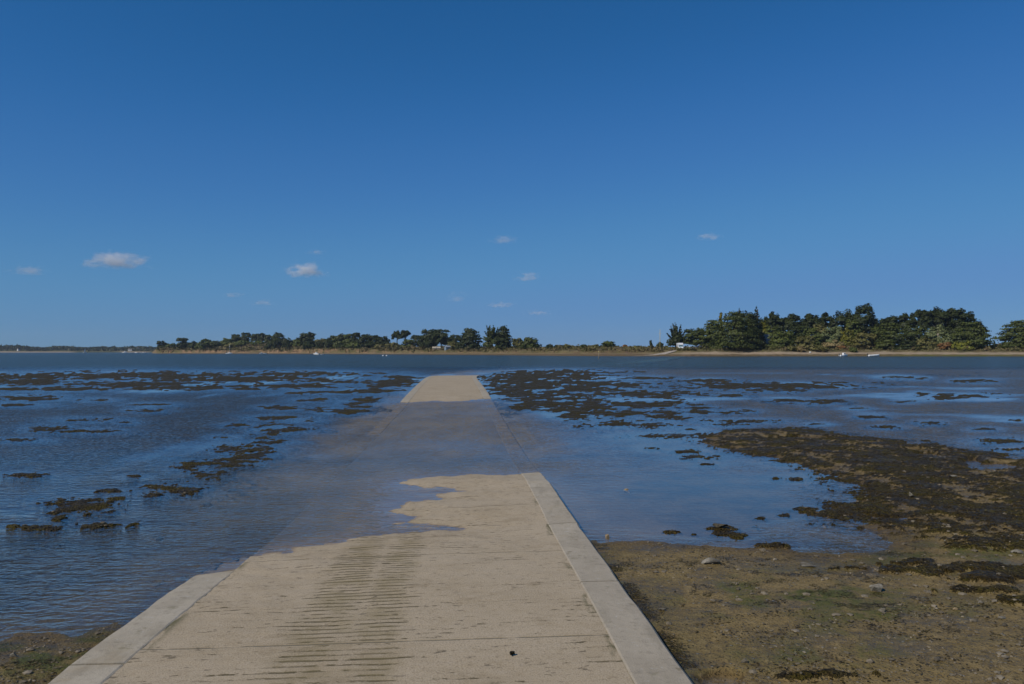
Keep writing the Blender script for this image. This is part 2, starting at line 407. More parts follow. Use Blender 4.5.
# ------------------------------------------------------------------ ground materials
def mat_mudflat():
    m, nt, N, L = new_mat('mudflat'); b = NB(nt); p = b.pos()
    weed = b.attr('weed'); gr = b.attr('green'); hz = b.attr('height')
    n1 = b.noise(p, 1.6, 6, .6); n2 = b.noise(p, 14, 5, .65); n3 = b.noise(p, 60, 3, .6)
    mud = b.mix(b.ramp(n1, .3, .7), (.122, .085, .028), (.215, .152, .056))
    mud = b.mix(b.ramp(n2, .45, .7, 0, .8), mud, (.250, .185, .085))
    mud = b.mix(b.ramp(n2, .44, .30, 0, .7), mud, (.058, .040, .017))
    mud = b.mix(b.ramp(n3, .54, .66, 0, .85), mud, (.040, .029, .013))
    # shell grit and small pebbles
    v = b.voro(p, 24, out='Distance'); vc = b.voro(p, 24, out='Color')
    sep = b.node('ShaderNodeSeparateColor'); L.new(vc, sep.inputs[0])
    peb = b.math('MULTIPLY', b.ramp(v, .30, .20), b.ramp(sep.outputs[0], .86, .9))
    mud = b.mix(peb, mud, (.21, .19, .15))
    mud = b.mix(b.math('MULTIPLY', gr, b.ramp(n2, .3, .6), True), mud, (.078, .080, .016))
    under = b.mix(b.ramp(n1, .35, .65), (.062, .050, .028), (.125, .100, .058))
    under = b.mix(b.ramp(n2, .5, .7, 0, .7), under, (.038, .032, .018))
    sx = b.node('ShaderNodeSeparateXYZ'); L.new(p, sx.inputs[0])
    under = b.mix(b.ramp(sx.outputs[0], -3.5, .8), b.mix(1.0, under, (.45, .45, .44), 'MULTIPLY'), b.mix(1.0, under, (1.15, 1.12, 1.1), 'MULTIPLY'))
    mud = b.mix(b.ramp(b.math('ADD', hz, b.math('MULTIPLY', b.math('SUBTRACT', n2, .5), .03)), .045, .004), mud, b.mix(1.0, mud, (.66, .62, .58), 'MULTIPLY'))
    under = b.mix(b.attr('silt'), under, b.mix(b.ramp(b.noise(b.mapping(p, (1.2, .5, 1)), 1, 5, .6), .3, .7), (.150, .116, .072), (.250, .195, .123)))
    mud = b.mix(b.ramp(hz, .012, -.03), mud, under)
    wn = b.noise(p, 30, 5, .7); wv = b.voro(p, 42)
    wc = b.mix(b.ramp(wn, .32, .68), (.014, .010, .003), (.100, .068, .018))
    wc = b.mix(b.math('MULTIPLY', b.ramp(n1, .45, .6), b.ramp(wn, .38, .6)), wc, (.110, .088, .017))
    wc = b.mix(b.ramp(b.noise(p, 2.6, 4, .6), .48, .66, 0, .75), wc, b.mix(b.ramp(wn, .3, .7), (.020, .017, .012), (.075, .060, .040)))
    wc = b.mix(b.ramp(b.noise(b.mapping(p, (1, 1, 1), loc=(7, 3, 0)), 3.4, 4, .6), .55, .68, 0, .8), wc, b.mix(b.ramp(wn, .3, .7), (.05, .040, .008), (.15, .115, .020)))
    wc = b.mix(b.ramp(b.noise(p, 75, 2), .64, .74, 0, .5), wc, (.15, .12, .07))
    edge = b.math('ADD', weed, b.math('MULTIPLY', b.math('SUBTRACT', wn, .5), 1.3))
    edge = b.ramp(b.math('ADD', edge, b.math('MULTIPLY', b.math('SUBTRACT', n3, .5), 1.3)), .34, .66)
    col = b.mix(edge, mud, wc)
    h = b.math('ADD', b.math('MULTIPLY', n2, .5), b.math('MULTIPLY', n3, .25))
    h = b.math('ADD', h, b.math('MULTIPLY', peb, .3))
    h = b.math('ADD', h, b.math('MULTIPLY', edge, b.math('ADD', b.math('MULTIPLY', wn, 1.6), b.math('MULTIPLY', wv, 1.2))))
    nrm = b.bump(h, 0.05, .9)
    rg = b.ramp(b.math('ADD', b.math('MULTIPLY', n1, .6), b.math('MULTIPLY', n2, .4)), .38, .60, .36, .8)
    pr = b.principled(col, rg, nrm, b.ramp(edge, 0, 1, .25, .10)); b.out(pr.outputs[0])
    return m

def mat_water():
    m, nt, N, L = new_mat('water'); b = NB(nt); p = b.pos()
    rip = b.attr('ripple'); dep = b.attr('depth'); farA = b.attr('far')
    pr = b.mapping(p, (4.6, 8.4, 1), (0, 0, math.radians(16)))
    n1 = b.noise(pr, 1.0, 2.0, .5, .9)
    n2 = b.noise(b.mapping(p, (11, 17, 1), (0, 0, math.radians(-12))), 1.0, 2, .5, .3)
    wv = b.node('ShaderNodeTexWave', wave_type='BANDS', bands_direction='Y', wave_profile='SIN')
    L.new(b.mapping(p, (.35, 1, 1), (0, 0, math.radians(7))), wv.inputs['Vector'])
    wv.inputs['Scale'].default_value = 2.1; wv.inputs['Distortion'].default_value = 7.0; wv.inputs['Detail'].default_value = 2; wv.inputs['Detail Scale'].default_value = 1.1
    h = b.math('ADD', b.math('MULTIPLY', n1, .026), b.math('MULTIPLY', n2, .0105))
    h = b.math('ADD', h, b.math('MULTIPLY', wv.outputs['Fac'], .0022))
    h = b.math('MULTIPLY', h, rip)
    nb = b.bump(b.math('MULTIPLY', h, 2.0), 1.0, 1.0)
    nz = b.node('ShaderNodeTexNoise'); L.new(b.mapping(p, (3.1, 7.3, 1)), nz.inputs['Vector']); nz.inputs['Detail'].default_value = 2
    sp = b.node('ShaderNodeSeparateColor'); L.new(nz.outputs['Color'], sp.inputs[0])
    cx = b.node('ShaderNodeCombineXYZ')
    L.new(b.math('MULTIPLY', b.math('MULTIPLY', b.math('SUBTRACT', sp.outputs[0], .5), 1.8), rip), cx.inputs[0])
    L.new(b.math('MULTIPLY', b.math('MULTIPLY', b.math('SUBTRACT', sp.outputs[1], .64), 2.3), rip), cx.inputs[1]); cx.inputs[2].default_value = 1
    mv = b.node('ShaderNodeMix', data_type='VECTOR'); L.new(farA, mv.inputs[0]); L.new(nb, mv.inputs[4]); L.new(cx.outputs[0], mv.inputs[5])
    nn = b.node('ShaderNodeVectorMath', operation='NORMALIZE'); L.new(mv.outputs[1], nn.inputs[0]); nrm = nn.outputs[0]
    # Schlick reflectance on both sides of the sheet (no total reflection for the sunlight on its way back up)
    dt = b.node('ShaderNodeVectorMath', operation='DOT_PRODUCT'); L.new(b.node('ShaderNodeNewGeometry').outputs['Incoming'], dt.inputs[0]); L.new(nrm, dt.inputs[1])
    om = b.math('SUBTRACT', 1.0, b.math('ABSOLUTE', dt.outputs['Value']), True)
    fres = b.math('ADD', .02, b.math('MULTIPLY', b.math('POWER', om, 5.0), .98), True)
    gl = b.node('ShaderNodeBsdfGlossy'); gl.inputs['Color'].default_value = (1, 1, 1, 1); L.new(nrm, gl.inputs['Normal'])
    L.new(b.ramp(rip, 0, 1, .02, .10), gl.inputs['Roughness'])
    tr = b.node('ShaderNodeBsdfTransparent')
    L.new(b.mix(b.ramp(dep, 0, .5), (.97, .96, .92), (.70, .74, .66)), tr.inputs['Color'])
    df = b.node('ShaderNodeBsdfDiffuse')
    L.new(b.mix(b.ramp(b.noise(p, .03, 3), .35, .65), (.050, .078, .064), (.066, .092, .074)), df.inputs['Color'])
    m1 = b.node('ShaderNodeMixShader'); L.new(b.ramp(dep, .02, .9, .05, .96), m1.inputs[0]); L.new(tr.outputs[0], m1.inputs[1]); L.new(df.outputs[0], m1.inputs[2])
    m2 = b.node('ShaderNodeMixShader'); L.new(fres, m2.inputs[0]); L.new(m1.outputs[0], m2.inputs[1]); L.new(gl.outputs[0], m2.inputs[2])
    b.out(m2.outputs[0])
    return m

def mat_road():
    m, nt, N, L = new_mat('concrete_road'); b = NB(nt); uv = b.uv(); p = b.pos()
    hz = b.attr('height')
    n1 = b.noise(p, .9, 5, .6); n2 = b.noise(p, 9, 5, .65); n3 = b.noise(p, 90, 3, .65)
    c = b.mix(b.ramp(n1, .3, .7), (.345, .272, .172), (.405, .328, .222))
    c = b.mix(b.ramp(n2, .35, .75, 0, .8), c, (.40, .325, .225))
    c = b.mix(b.ramp(n2, .42, .25, 0, .5), c, (.23, .175, .105))
    c = b.mix(b.ramp(n3, .5, .72, 0, .8), c, (.20, .155, .10))
    c = b.mix(b.ramp(n3, .5, .3, 0, .5), c, (.46, .39, .29))
    sx = b.node('ShaderNodeSeparateXYZ'); L.new(uv, sx.inputs[0]); U, V = sx.outputs[0], sx.outputs[1]
    # grooves brushed across the slab, algae caught in them
    wob = b.math('MULTIPLY', b.math('SUBTRACT', b.noise(b.mapping(uv, (1.4, 2, 1)), 1, 3), .5), .07)
    ph = b.math('FRACT', b.math('DIVIDE', b.math('ADD', V, wob), .085))
    groove = b.ramp(b.math('ABSOLUTE', b.math('SUBTRACT', ph, .5)), .24, .08)
    dash = b.noise(b.mapping(uv, (11, 27, 1)), 1, 5, .68)
    rowv = b.noise(b.mapping(uv, (.9, 4.5, 1), loc=(3, 8, 0)), 1, 3, .6)
    t1 = b.ramp(b.math('ABSOLUTE', b.math('SUBTRACT', U, -.42)), .32, .06)
    t2 = b.ramp(b.math('ABSOLUTE', b.math('SUBTRACT', U, -.02)), .26, .05)
    track = b.math('MAXIMUM', t1, t2)
    fade = b.ramp(V, 21.0, 17.6)
    trk = b.math('MULTIPLY', track, fade)
    thr = b.math('SUBTRACT', dash, b.math('MULTIPLY', trk, -.19))
    thr = b.math('ADD', thr, b.math('MULTIPLY', b.math('SUBTRACT', rowv, .5), .75))
    dk = b.math('MULTIPLY', groove, b.math('MULTIPLY', b.ramp(thr, .570, .66), b.ramp(b.noise(b.mapping(uv, (1.6, 5, 1), loc=(2, 7, 0)), 1, 4, .6), .36, .54, .6, 1)))
    dkc = b.mix(b.ramp(n2, .3, .7), (.040, .033, .008), (.075, .058, .020))
    c = b.mix(b.math('MULTIPLY', dk, .85), c, dkc)
    c = b.mix(b.math('MULTIPLY', trk, b.ramp(b.noise(b.mapping(uv, (3.2, 4.5, 1)), 1, 5, .65), .40, .60, .05, .42)), c, (.185, .145, .060))
    blot = b.noise(b.mapping(uv, (2.4, 3.6, 1), loc=(9, 1, 0)), 1, 6, .7)
    c = b.mix(b.ramp(blot, .54, .72, 0, .55), c, (.215, .165, .095))
    c = b.mix(b.ramp(blot, .40, .28, 0, .5), c, (.44, .36, .25))
    # dark footprints and pits
    pit = b.noise(b.mapping(uv, (9, 17, 1), loc=(5, 3, 0)), 1, 4, .62)
    pm = b.math('MULTIPLY', b.ramp(pit, .605, .665), b.ramp(b.noise(uv, 1.3, 3), .41, .56))
    c = b.mix(b.math('MULTIPLY', pm, .75), c, (.10, .08, .05))
    # green along the kerb joint, and the transverse joints
    kj = b.math('MULTIPLY', b.ramp(b.math('ABSOLUTE', U), HALF - KERB - .085, HALF - KERB - .005), b.ramp(b.noise(b.mapping(uv, (6, 1.1, 1)), 1, 5, .65), .50, .62))
    c = b.mix(b.math('MULTIPLY', kj, .8), c, (.070, .070, .022))
    jv = b.math('ABSOLUTE', b.math('SUBTRACT', b.math('FRACT', b.math('DIVIDE', b.math('ADD', V, 0.30), 2.40)), .5))
    jl = b.math('MULTIPLY', b.ramp(jv, .0065, .0025), b.ramp(b.noise(uv, 4, 3), .3, .55))
    c = b.mix(b.math('MULTIPLY', jl, .5), c, (.13, .105, .05))
    wetn = b.math('ADD', hz, b.math('MULTIPLY', b.math('SUBTRACT', n2, .5), .012))
    wet = b.ramp(wetn, .007, -.004)
    cw = b.mix(1.0, c, (.68, .60, .53), 'MULTIPLY')
    silt = b.mix(b.ramp(b.noise(b.mapping(p, (1.2, .5, 1)), 1, 5, .6), .3, .7), (.165, .122, .066), (.275, .206, .116))
    silt = b.mix(b.math('MULTIPLY', b.ramp(b.math('ADD', U, b.math('MULTIPLY', b.math('SUBTRACT', n1, .5), 1.6)), -.5, -1.5), b.ramp(V, 26, 19)), silt, b.mix(1.0, silt, (.62, .62, .62), 'MULTIPLY'))
    cw = b.mix(b.ramp(hz, -.004, -.05, 0, .8), cw, silt)
    c = b.mix(wet, c, cw)
    h = b.math('ADD', b.math('MULTIPLY', n3, .35), b.math('MULTIPLY', n2, .35))
    h = b.math('SUBTRACT', h, b.math('MULTIPLY', groove, b.ramp(trk, 0, 1, .06, .16)))
    h = b.math('SUBTRACT', h, jl)
    nrm = b.bump(h, .012, .8)
    pr = b.principled(c, b.ramp(wet, 0, 1, .85, .35), nrm, .25); b.out(pr.outputs[0])
    return m

def mat_kerb():
    m, nt, N, L = new_mat('kerb_concrete'); b = NB(nt); p = b.pos()
    oi = b.node('ShaderNodeObjectInfo').outputs['Random']
    n1 = b.noise(p, 2.2, 5, .6); n2 = b.noise(p, 16, 5, .65); n3 = b.noise(p, 110, 3, .6)
    c = b.mix(b.ramp(n1, .3, .7), (.335, .290, .215), (.425, .372, .282))
    c = b.mix(b.math('MULTIPLY', oi, .45), c, (.30, .25, .185))
    c = b.mix(b.ramp(b.noise(b.mapping(p, (6, 1.3, 1)), 1, 5, .65), .52, .70, 0, .5), c, (.235, .205, .145))
    c = b.mix(b.ramp(n2, .52, .72, 0, .6), c, (.22, .19, .14))
    c = b.mix(b.ramp(n2, .40, .28, 0, .6), c, (.44, .42, .37))
    c = b.mix(b.ramp(n3, .58, .74, 0, .55), c, (.15, .13, .10))
    c = b.mix(b.math('MULTIPLY', b.ramp(b.noise(p, 5, 4), .64, .72), .6), c, (.14, .115, .06))
    c = b.mix(b.ramp(b.noise(p, 1.7, 6, .7), .52, .70, 0, .6), c, (.33, .265, .17))
    c = b.mix(b.ramp(b.noise(b.mapping(p, (1, 1, 1), loc=(4, 9, 0)), 7, 5, .7), .60, .70, 0, .55), c, (.19, .17, .10))
    sx = b.node('ShaderNodeSeparateXYZ'); L.new(p, sx.inputs[0])
    wet = b.ramp(b.math('ADD', sx.outputs[2], b.math('MULTIPLY', b.math('SUBTRACT', n2, .5), .02)), .016, .0)
    c = b.mix(wet, c, b.mix(1.0, c, (.62, .55, .47), 'MULTIPLY'))
    c = b.mix(b.ramp(sx.outputs[2], -.004, -.05, 0, .9), c, b.mix(b.ramp(n1, .3, .7), (.15, .115, .07), (.26, .20, .13)))
    nrm = b.bump(b.math('ADD', n2, b.math('MULTIPLY', n3, .6)), .006, .8)
    pr = b.principled(c, .8, nrm, .25); b.out(pr.outputs[0])
    return m

M_MUD = mat_mudflat(); M_WATER = mat_water(); M_ROAD = mat_road(); M_KERB = mat_kerb()

# ------------------------------------------------------------------ ground sheet, water, causeway
def persp_rows(n, y0, y1):
    return 1.0 / np.linspace(1 / y0, 1 / y1, n)
def sheet_xy(nrow, ncol, ymax_fine):
    Ys = np.concatenate([np.linspace(-12, 3.3, 14), persp_rows(nrow, 3.5, ymax_fine), np.geomspace(ymax_fine * 1.06, 2450, 36)])
    s = np.linspace(-1, 1, ncol)
    hwid = np.maximum(Ys, 4.5) * 0.84 + 2.0
    hwid = np.where(Ys > ymax_fine, hwid * np.interp(Ys, [ymax_fine, 500, 2450], [1, 1.1, 1.15]), hwid)
    X = s[None, :] * hwid[:, None]; Y = np.repeat(Ys[:, None], ncol, 1)
    return X, Y
X, Y = sheet_xy(560, 860, 130.0)
Z, WD, GR = bed_z(X, Y, True); SILT = bed_z.silt
me = np_mesh('mudflat', np.stack([X, Y, Z], -1).reshape(-1, 3), grid_faces(*X.shape), M_MUD, {'weed': WD, 'green': GR, 'height': Z, 'silt': SILT})
tag(link('mudflat', me), kind='structure')
BX, BY, BZ, BW = X, Y, Z, WD

X, Y = sheet_xy(330, 420, 130.0)
D = -bed_z(X, Y)
px, py = pxpy(X, Y)
u = road_uv(X, Y)
zr = road_z(X, Y)
D = np.where(np.abs(u) < HALF, -zr, D)
wf = weed_raw(X, Y)[0]
wdist = ell_field(px, py, WEED, 1.6)
streak = fbm(X * 0.16 + 3, Y * 0.30, 91, 4)
diag = fbm(u * 0.75 + 11, Y * 0.10, 97, 4)
streak = streak * (1 - .7 * sstep(-1.5, -3, u)) + diag * .7 * sstep(-1.5, -3, u)
R = 0.95 * sstep(0.34, 0.58, streak + 0.10)
R = np.where(Y > 60, np.maximum(R, sstep(62, 90, Y) * 0.95), R)
R = np.maximum(R, 0.62 * sstep(-1.6, -3.4, X) * sstep(18, 11, Y))
R = R * (1 - 0.72 * sstep(-1.3, 0.35, wdist))
for cx, cyy, hw, hh, s in CALM:
    r = ((px - cx) / hw) ** 2 + ((py - cyy) / hh) ** 2
    R = R * (1 - np.clip(s * np.exp(-r), 0, .96))
R = np.maximum(R, .85 * sstep(8.5, 15, Y) * sstep(34, 27, Y) * sstep(HALF + 1.6, HALF, np.abs(u)) * (.55 + .45 * sstep(.35, .6, fbm(X * .5, Y * .6, 93))))
R = R * (1 - 0.75 * sstep(HALF + 1.2, HALF - .4, np.abs(u)) * (1 - sstep(-.005, 0.035, -zr)))
R = np.maximum(R, 0.035)
me = np_mesh('water', np.stack([X, Y, 0 * X], -1).reshape(-1, 3), grid_faces(*X.shape), M_WATER, {'ripple': R, 'depth': np.maximum(D, 0), 'far': sstep(7.5, 24, Y)})
tag(link('water', me), kind='structure')

# road slab: grid across u, along the centreline
Yr = np.concatenate([np.linspace(-9, 3.4, 30), persp_rows(420, 3.45, 150.0), np.linspace(152, 305, 60)])
xc = np.interp(Yr, CL[:, 1], CL[:, 0]); sl = np.interp(Yr, CL[:, 1], _dX); sv = np.interp(Yr, CL[:, 1], CL_S)
nx = 1 / np.sqrt(1 + sl * sl); ny = -sl / np.sqrt(1 + sl * sl)
us = np.linspace(-(HALF - KERB), HALF - KERB, 61)
X = xc[:, None] + us[None, :] * nx[:, None]; Y = Yr[:, None] + us[None, :] * ny[:, None]
Z = road_z(X, Y)
Z = Z + 0.003 * (fbm(X * 5, Y * 5, 12) - .5)
UV = np.stack([np.repeat(us[None, :], len(Yr), 0), np.repeat(sv[:, None], len(us), 1)], -1).reshape(-1, 2)
# skirt down at both sides
me = np_mesh('causeway', np.stack([X, Y, Z], -1).reshape(-1, 3), grid_faces(*X.shape), M_ROAD, {'height': Z}, UV)
road = tag(link('causeway', me), kind='structure')
# kerb slabs, 2.4 m long, each its own mesh
def kerb_slab(side, v0, v1):
    n = max(4, int((v1 - v0) / 0.12)) if v0 < 40 else 6
    v = np.linspace(v0 + .013, v1 - .013, n)
    y = np.interp(v, CL_S, CL[:, 1]); x = np.interp(y, CL[:, 1], CL[:, 0]); s = np.interp(y, CL[:, 1], _dX)
    nx = 1 / np.sqrt(1 + s * s); ny = -s / np.sqrt(1 + s * s)
    ui, uo = HALF - KERB, HALF
    prof = [(ui, -.2), (ui, .001), (ui + .012, .006), (uo - .10, .006), (uo - .022, .003), (uo, -.016), (uo + .02, -.30)]
    vs = []
    for k in range(n):
        for j, (pu, pz) in enumerate(prof):
            uu = pu * side
            if j in (4, 5): uu -= side * 0.022 * max(0, float(vnoise(np.array([v[k] * 3.1]), np.array([side * 7.0]), 5)[0]) - .45)
            X = x[k] + uu * nx[k]; Yy = y[k] + uu * ny[k]
            zb = None
            z0 = float(road_z(np.array([X]), np.array([Yy]))[0])
            vs.append((X, Yy, z0 + pz - (.028 * float(sstep(7.05, 7.5, Yy)) if side < 0 and Yy < 20 else 0)))
    f = grid_faces(n, len(prof))
    if side < 0: f = f[:, ::-1]
    vs = np.array(vs)
    me = np_mesh('kerb_slab', vs, f, M_KERB, smooth=False)
    bm = bmesh.new(); bm.from_mesh(me)
    bm.verts.ensure_lookup_table()
    P = len(prof)
    for r0, rev in ((0, False), ((n - 1) * P, True)):
        idx = [bm.verts[r0 + j] for j in range(P)]
        try: bm.faces.new(idx[::-1] if rev else idx)
        except ValueError: pass
    bmesh.ops.recalc_face_normals(bm, faces=bm.faces); bm.to_mesh(me); bm.free()
    link('kerb_slab', me, road)
V0 = np.interp(8.85, CL[:, 1], CL_S)
for side in (-1, 1):
    off = 0 if side > 0 else 0.9
    for k in range(-6, 28):
        kerb_slab(side, V0 + off + 2.4 * k, V0 + off + 2.4 * (k + 1))

# ------------------------------------------------------------------ seaweed fronds and grit (nobody could count them)
def bilerp_pts(mask_fn, n, y0, y1, power=1.6):
    """random ground points denser near the camera"""
    t = RNG.random(n)
    Yq = (y0 ** (-power + 1) + t * (y1 ** (-power + 1) - y0 ** (-power + 1))) ** (1 / (1 - power))
    Xq = (RNG.random(n) * 2 - 1) * (Yq * 0.74 + 1.0)
    z, wd, gr = bed_z(Xq, Yq, True)
    k = mask_fn(Xq, Yq, z, wd, gr)
    return Xq[k], Yq[k], z[k], wd[k]

def fronds(n, y0, y1, lo, hi, power):
    x, y, z, wd = bilerp_pts(lambda X, Y, z, w, g: (z > -0.015) & (np.abs(road_uv(X, Y)) > HALF + .04) & np.where(w > .42, RNG.random(X.shape) < w, (z > .006) & (RNG.random(X.shape) < .5 * sstep(.48, .66, fbm(X * 2.6, Y * 4, 47, 4)))), n, y0, y1, power)
    m = len(x)
    L = RNG.uniform(lo, hi, m) * np.clip(y / 9, .8, 2.2); W = L * RNG.uniform(.16, .34, m)
    a = RNG.uniform(0, 2 * np.pi, m); d = np.stack([np.cos(a), np.sin(a)], -1); p = np.stack([-np.sin(a), np.cos(a)], -1)
    t0 = RNG.uniform(-.2, .9, m); t1 = RNG.uniform(-.8, .6, m)
    P = np.zeros((m, 6, 3))
    base = np.stack([x, y, z + .002], -1)
    for j, (al, tw) in enumerate(((0, .6), (.5, 1.0), (1.0, .5))):
        h = L * (0.5 * al * t0 + (.3 * t1 if j == 2 else 0)) * .40 + .002
        for s_, sg in ((0, -1), (1, 1)):
            P[:, j * 2 + s_, :2] = base[:, :2] + d * (L * al)[:, None] + p * (W * tw * sg)[:, None]
            P[:, j * 2 + s_, 2] = base[:, 2] + h + W * .25 * sg * RNG.uniform(-1, 1, m)
    V = P.reshape(-1, 3)
    o = np.arange(m)[:, None] * 6
    f = np.concatenate([o + np.array([[0, 1, 3, 2]]), o + np.array([[2, 3, 5, 4]])])
    return V, f
def mat_frond():
    m, nt, N, L = new_mat('seaweed'); b = NB(nt); p = b.pos()
    n = b.noise(p, 3.5, 4); n2 = b.noise(p, 55, 2)
    tn = b.attr('tone')
    c = b.mix(tn, (.018, .013, .004), (.115, .078, .022))
    c = b.mix(b.math('MULTIPLY', b.ramp(n, .46, .62), tn), c, (.115, .090, .022))
    c = b.mix(b.ramp(b.noise(p, 2.6, 4, .6), .48, .66, 0, .7), c, b.mix(tn, (.022, .019, .013), (.085, .070, .045)))
    c = b.mix(b.ramp(tn, .975, .985), c, (.19, .155, .10))
    pr = b.principled(c, .6, None, .10); b.out(pr.outputs[0]); return m
M_FROND = mat_frond()
V, f = fronds(150000, 4.0, 34.0, .010, .034, 1.25)
fo = link('seaweed', np_mesh('seaweed', V, f, M_FROND, {'tone': np.repeat(RNG.random(len(V) // 6), 6)})); tag(fo, kind='stuff')

def stones_mesh(x, y, z, r, flat):
    ico = bmesh.new(); bmesh.ops.create_icosphere(ico, subdivisions=1, radius=1.0)
    bv = np.array([v.co[:] for v in ico.verts]); bf = np.array([[v.index for v in q.verts] for q in ico.faces]); ico.free()
    m = len(x); k = len(bv)
    sc = np.stack([r * RNG.uniform(.7, 1.4, m), r * RNG.uniform(.7, 1.3, m), r * flat * RNG.uniform(.6, 1.2, m)], -1)
    a = RNG.uniform(0, 6.28, m); ca, sa = np.cos(a), np.sin(a)
    B = bv[None] * (1 + RNG.uniform(-.25, .25, (m, k, 1)))
    B = B * sc[:, None, :]
    xr = B[..., 0] * ca[:, None] - B[..., 1] * sa[:, None]; yr = B[..., 0] * sa[:, None] + B[..., 1] * ca[:, None]
    P = np.stack([xr + x[:, None], yr + y[:, None], B[..., 2] + (z + r * flat * .25)[:, None]], -1)
    return P.reshape(-1, 3), (bf[None] + (np.arange(m) * k)[:, None, None]).reshape(-1, 3)
def mat_stone(name, c0, c1, sc=20):
    m, nt, N, L = new_mat(name); b = NB(nt); p = b.pos()
    n = b.noise(p, sc, 5, .65); n2 = b.noise(p, 3.1, 2)
    c = b.mix(b.ramp(n, .3, .7), c0, c1); c = b.mix(b.ramp(n2, .4, .65, 0, .6), c, (.07, .055, .03))
    pr = b.principled(c, .75, b.bump(n, .01, .6), .3); b.out(pr.outputs[0]); return m
M_GRIT = mat_stone('grit', (.07, .055, .032), (.25, .21, .15), 9)
M_ROCK_PALE = mat_stone('rock_pale', (.13, .115, .085), (.27, .245, .195))
M_ROCK_TAN = mat_stone('rock_tan', (.24, .17, .09), (.36, .27, .16))
M_ROCK_DARK = mat_stone('rock_dark', (.035, .03, .02), (.10, .085, .055))
x, y, z, wd = bilerp_pts(lambda X, Y, z, w, g: (z > .004) & (np.abs(road_uv(X, Y)) > HALF + .1) & (fbm(X * 1.1, Y * 1.1, 81) > .40) & (RNG.random(X.shape) < np.where(w > .3, .35, .9)), 20000, 3.9, 20, 1.8)
r = RNG.uniform(.003, .011, len(x)) * np.where(RNG.random(len(x)) < .06, 2.4, 1.0)
x2, y2, z2, _ = bilerp_pts(lambda X, Y, z, w, g: (z > .004) & (np.abs(road_uv(X, Y)) > HALF + .15) & (fbm(X * .8, Y * 1.3, 83) > .45), 1500, 4.0, 16, 1.6)
x = np.concatenate([x, x2]); y = np.concatenate([y, y2]); z = np.concatenate([z, z2]); r = np.concatenate([r, RNG.uniform(.011, .030, len(x2))])
V, f = stones_mesh(x, y, z, r, .55)
tag(link('pebbles', np_mesh('pebbles', V, f, M_GRIT, smooth=False)), kind='stuff')

def rock(px, py, w, h, mat, label, flat=.6, z0=None, angular=0.22):
    X, Y = gp(px, py, 0.0 if z0 is None else z0)
    z = float(bed_z(np.array([X]), np.array([Y]))[0]) if z0 is None or True else z0
    if z > 0.02: X, Y = gp(px, py, z); z = float(bed_z(np.array([X]), np.array([Y]))[0])
    k = Y / F
    t = thing_mesh_rock(w * k / 2, h * k, flat, mat, angular, int(px * 7 + py))
    o = link('rock', t, None, (X, Y, z), 0.0)
    tag(o, label, 'rock'); return o
def thing_mesh_rock(rx, hgt, flat, mat, ang, seed):
    rg = np.random.default_rng(seed)
    bm = bmesh.new(); bmesh.ops.create_icosphere(bm, subdivisions=3, radius=1.0)
    pl = [(Vector(rg.normal(size=3)).normalized(), rg.uniform(.38, .8)) for _ in range(11)]
    for v in bm.verts:
        p = v.co.copy()
        for n, d in pl:
            e = p.dot(n)
            if e > d: p -= n * (e - d)
        p *= 1 + ang * .9 * (float(vnoise(np.array([p.x * 3 + seed]), np.array([p.y * 3 + p.z * 2]), 3)[0]) - .5)
        v.co = Vector((p.x * rx, p.y * rx * flat * 1.2, p.z * hgt * .62 + hgt * .28))
    me = bpy.data.meshes.new('rock'); bm.to_mesh(me); bm.free(); me.materials.append(mat)
    for q in me.polygons: q.use_smooth = False
    return me
rock(627.5, 489, 9, 6, M_ROCK_TAN, 'tan stone standing alone in the middle of the calm pool beside the road')
rock(607, 536.5, 7, 7, M_ROCK_TAN, 'upright tan stone at the pool edge just beside the right kerb')
rock(720, 528.5, 15, 6, M_ROCK_DARK, 'dark weed-covered stone at the near edge of the pool')
rock(876, 590, 18, 9, M_ROCK_PALE, 'largest pale angular rock lying on the brown mud, right foreground')
rock(881, 610.5, 11, 4, M_ROCK_PALE, 'small flat pale stone just below the largest pale rock on the mud')
rock(710, 563, 26, 7, M_ROCK_PALE, 'long flat grey stone half sunk in the mud near the pool edge', .7)
rock(910, 496, 8, 6, M_ROCK_PALE, 'pale rounded rock sitting on dark seaweed at the right shore of the pool')
rock(1017, 549, 16, 5, M_ROCK_PALE, 'flat pale grey rock at the right edge of the photo on the weedy mud')
rock(952, 477, 9, 2.5, M_ROCK_PALE, 'thin white stone on the seaweed bank, farther back on the right')
rock(922, 423.5, 5, 3, M_ROCK_PALE, 'small white rock poking out of the far shallow water on the right')
rock(806, 566, 20, 4, M_ROCK_PALE, 'flat pale grey stone in the mud near the lower pool shore')
rock(824, 525, 6, 3, M_ROCK_TAN, 'small orange-tan stone in the shallow water at the right end of the pool')
rock(662, 609, 9, 3, M_ROCK_PALE, 'small pale stone on bare mud close to the right kerb')
rock(1000, 617, 10, 3.5, M_ROCK_PALE, 'pale stone on the green-tinged mud at far right, below the dark weed strip')
rock(16, 656, 9, 5, M_ROCK_PALE, 'pale stone on the green mud patch left of the road')
rock(955, 609, 8, 3, M_ROCK_TAN, 'tan stone on the mud between the largest pale rock and the right photo edge')
rock(744, 661, 8, 5, M_ROCK_PALE, 'grey stone on the mud above the puddle at the bottom')

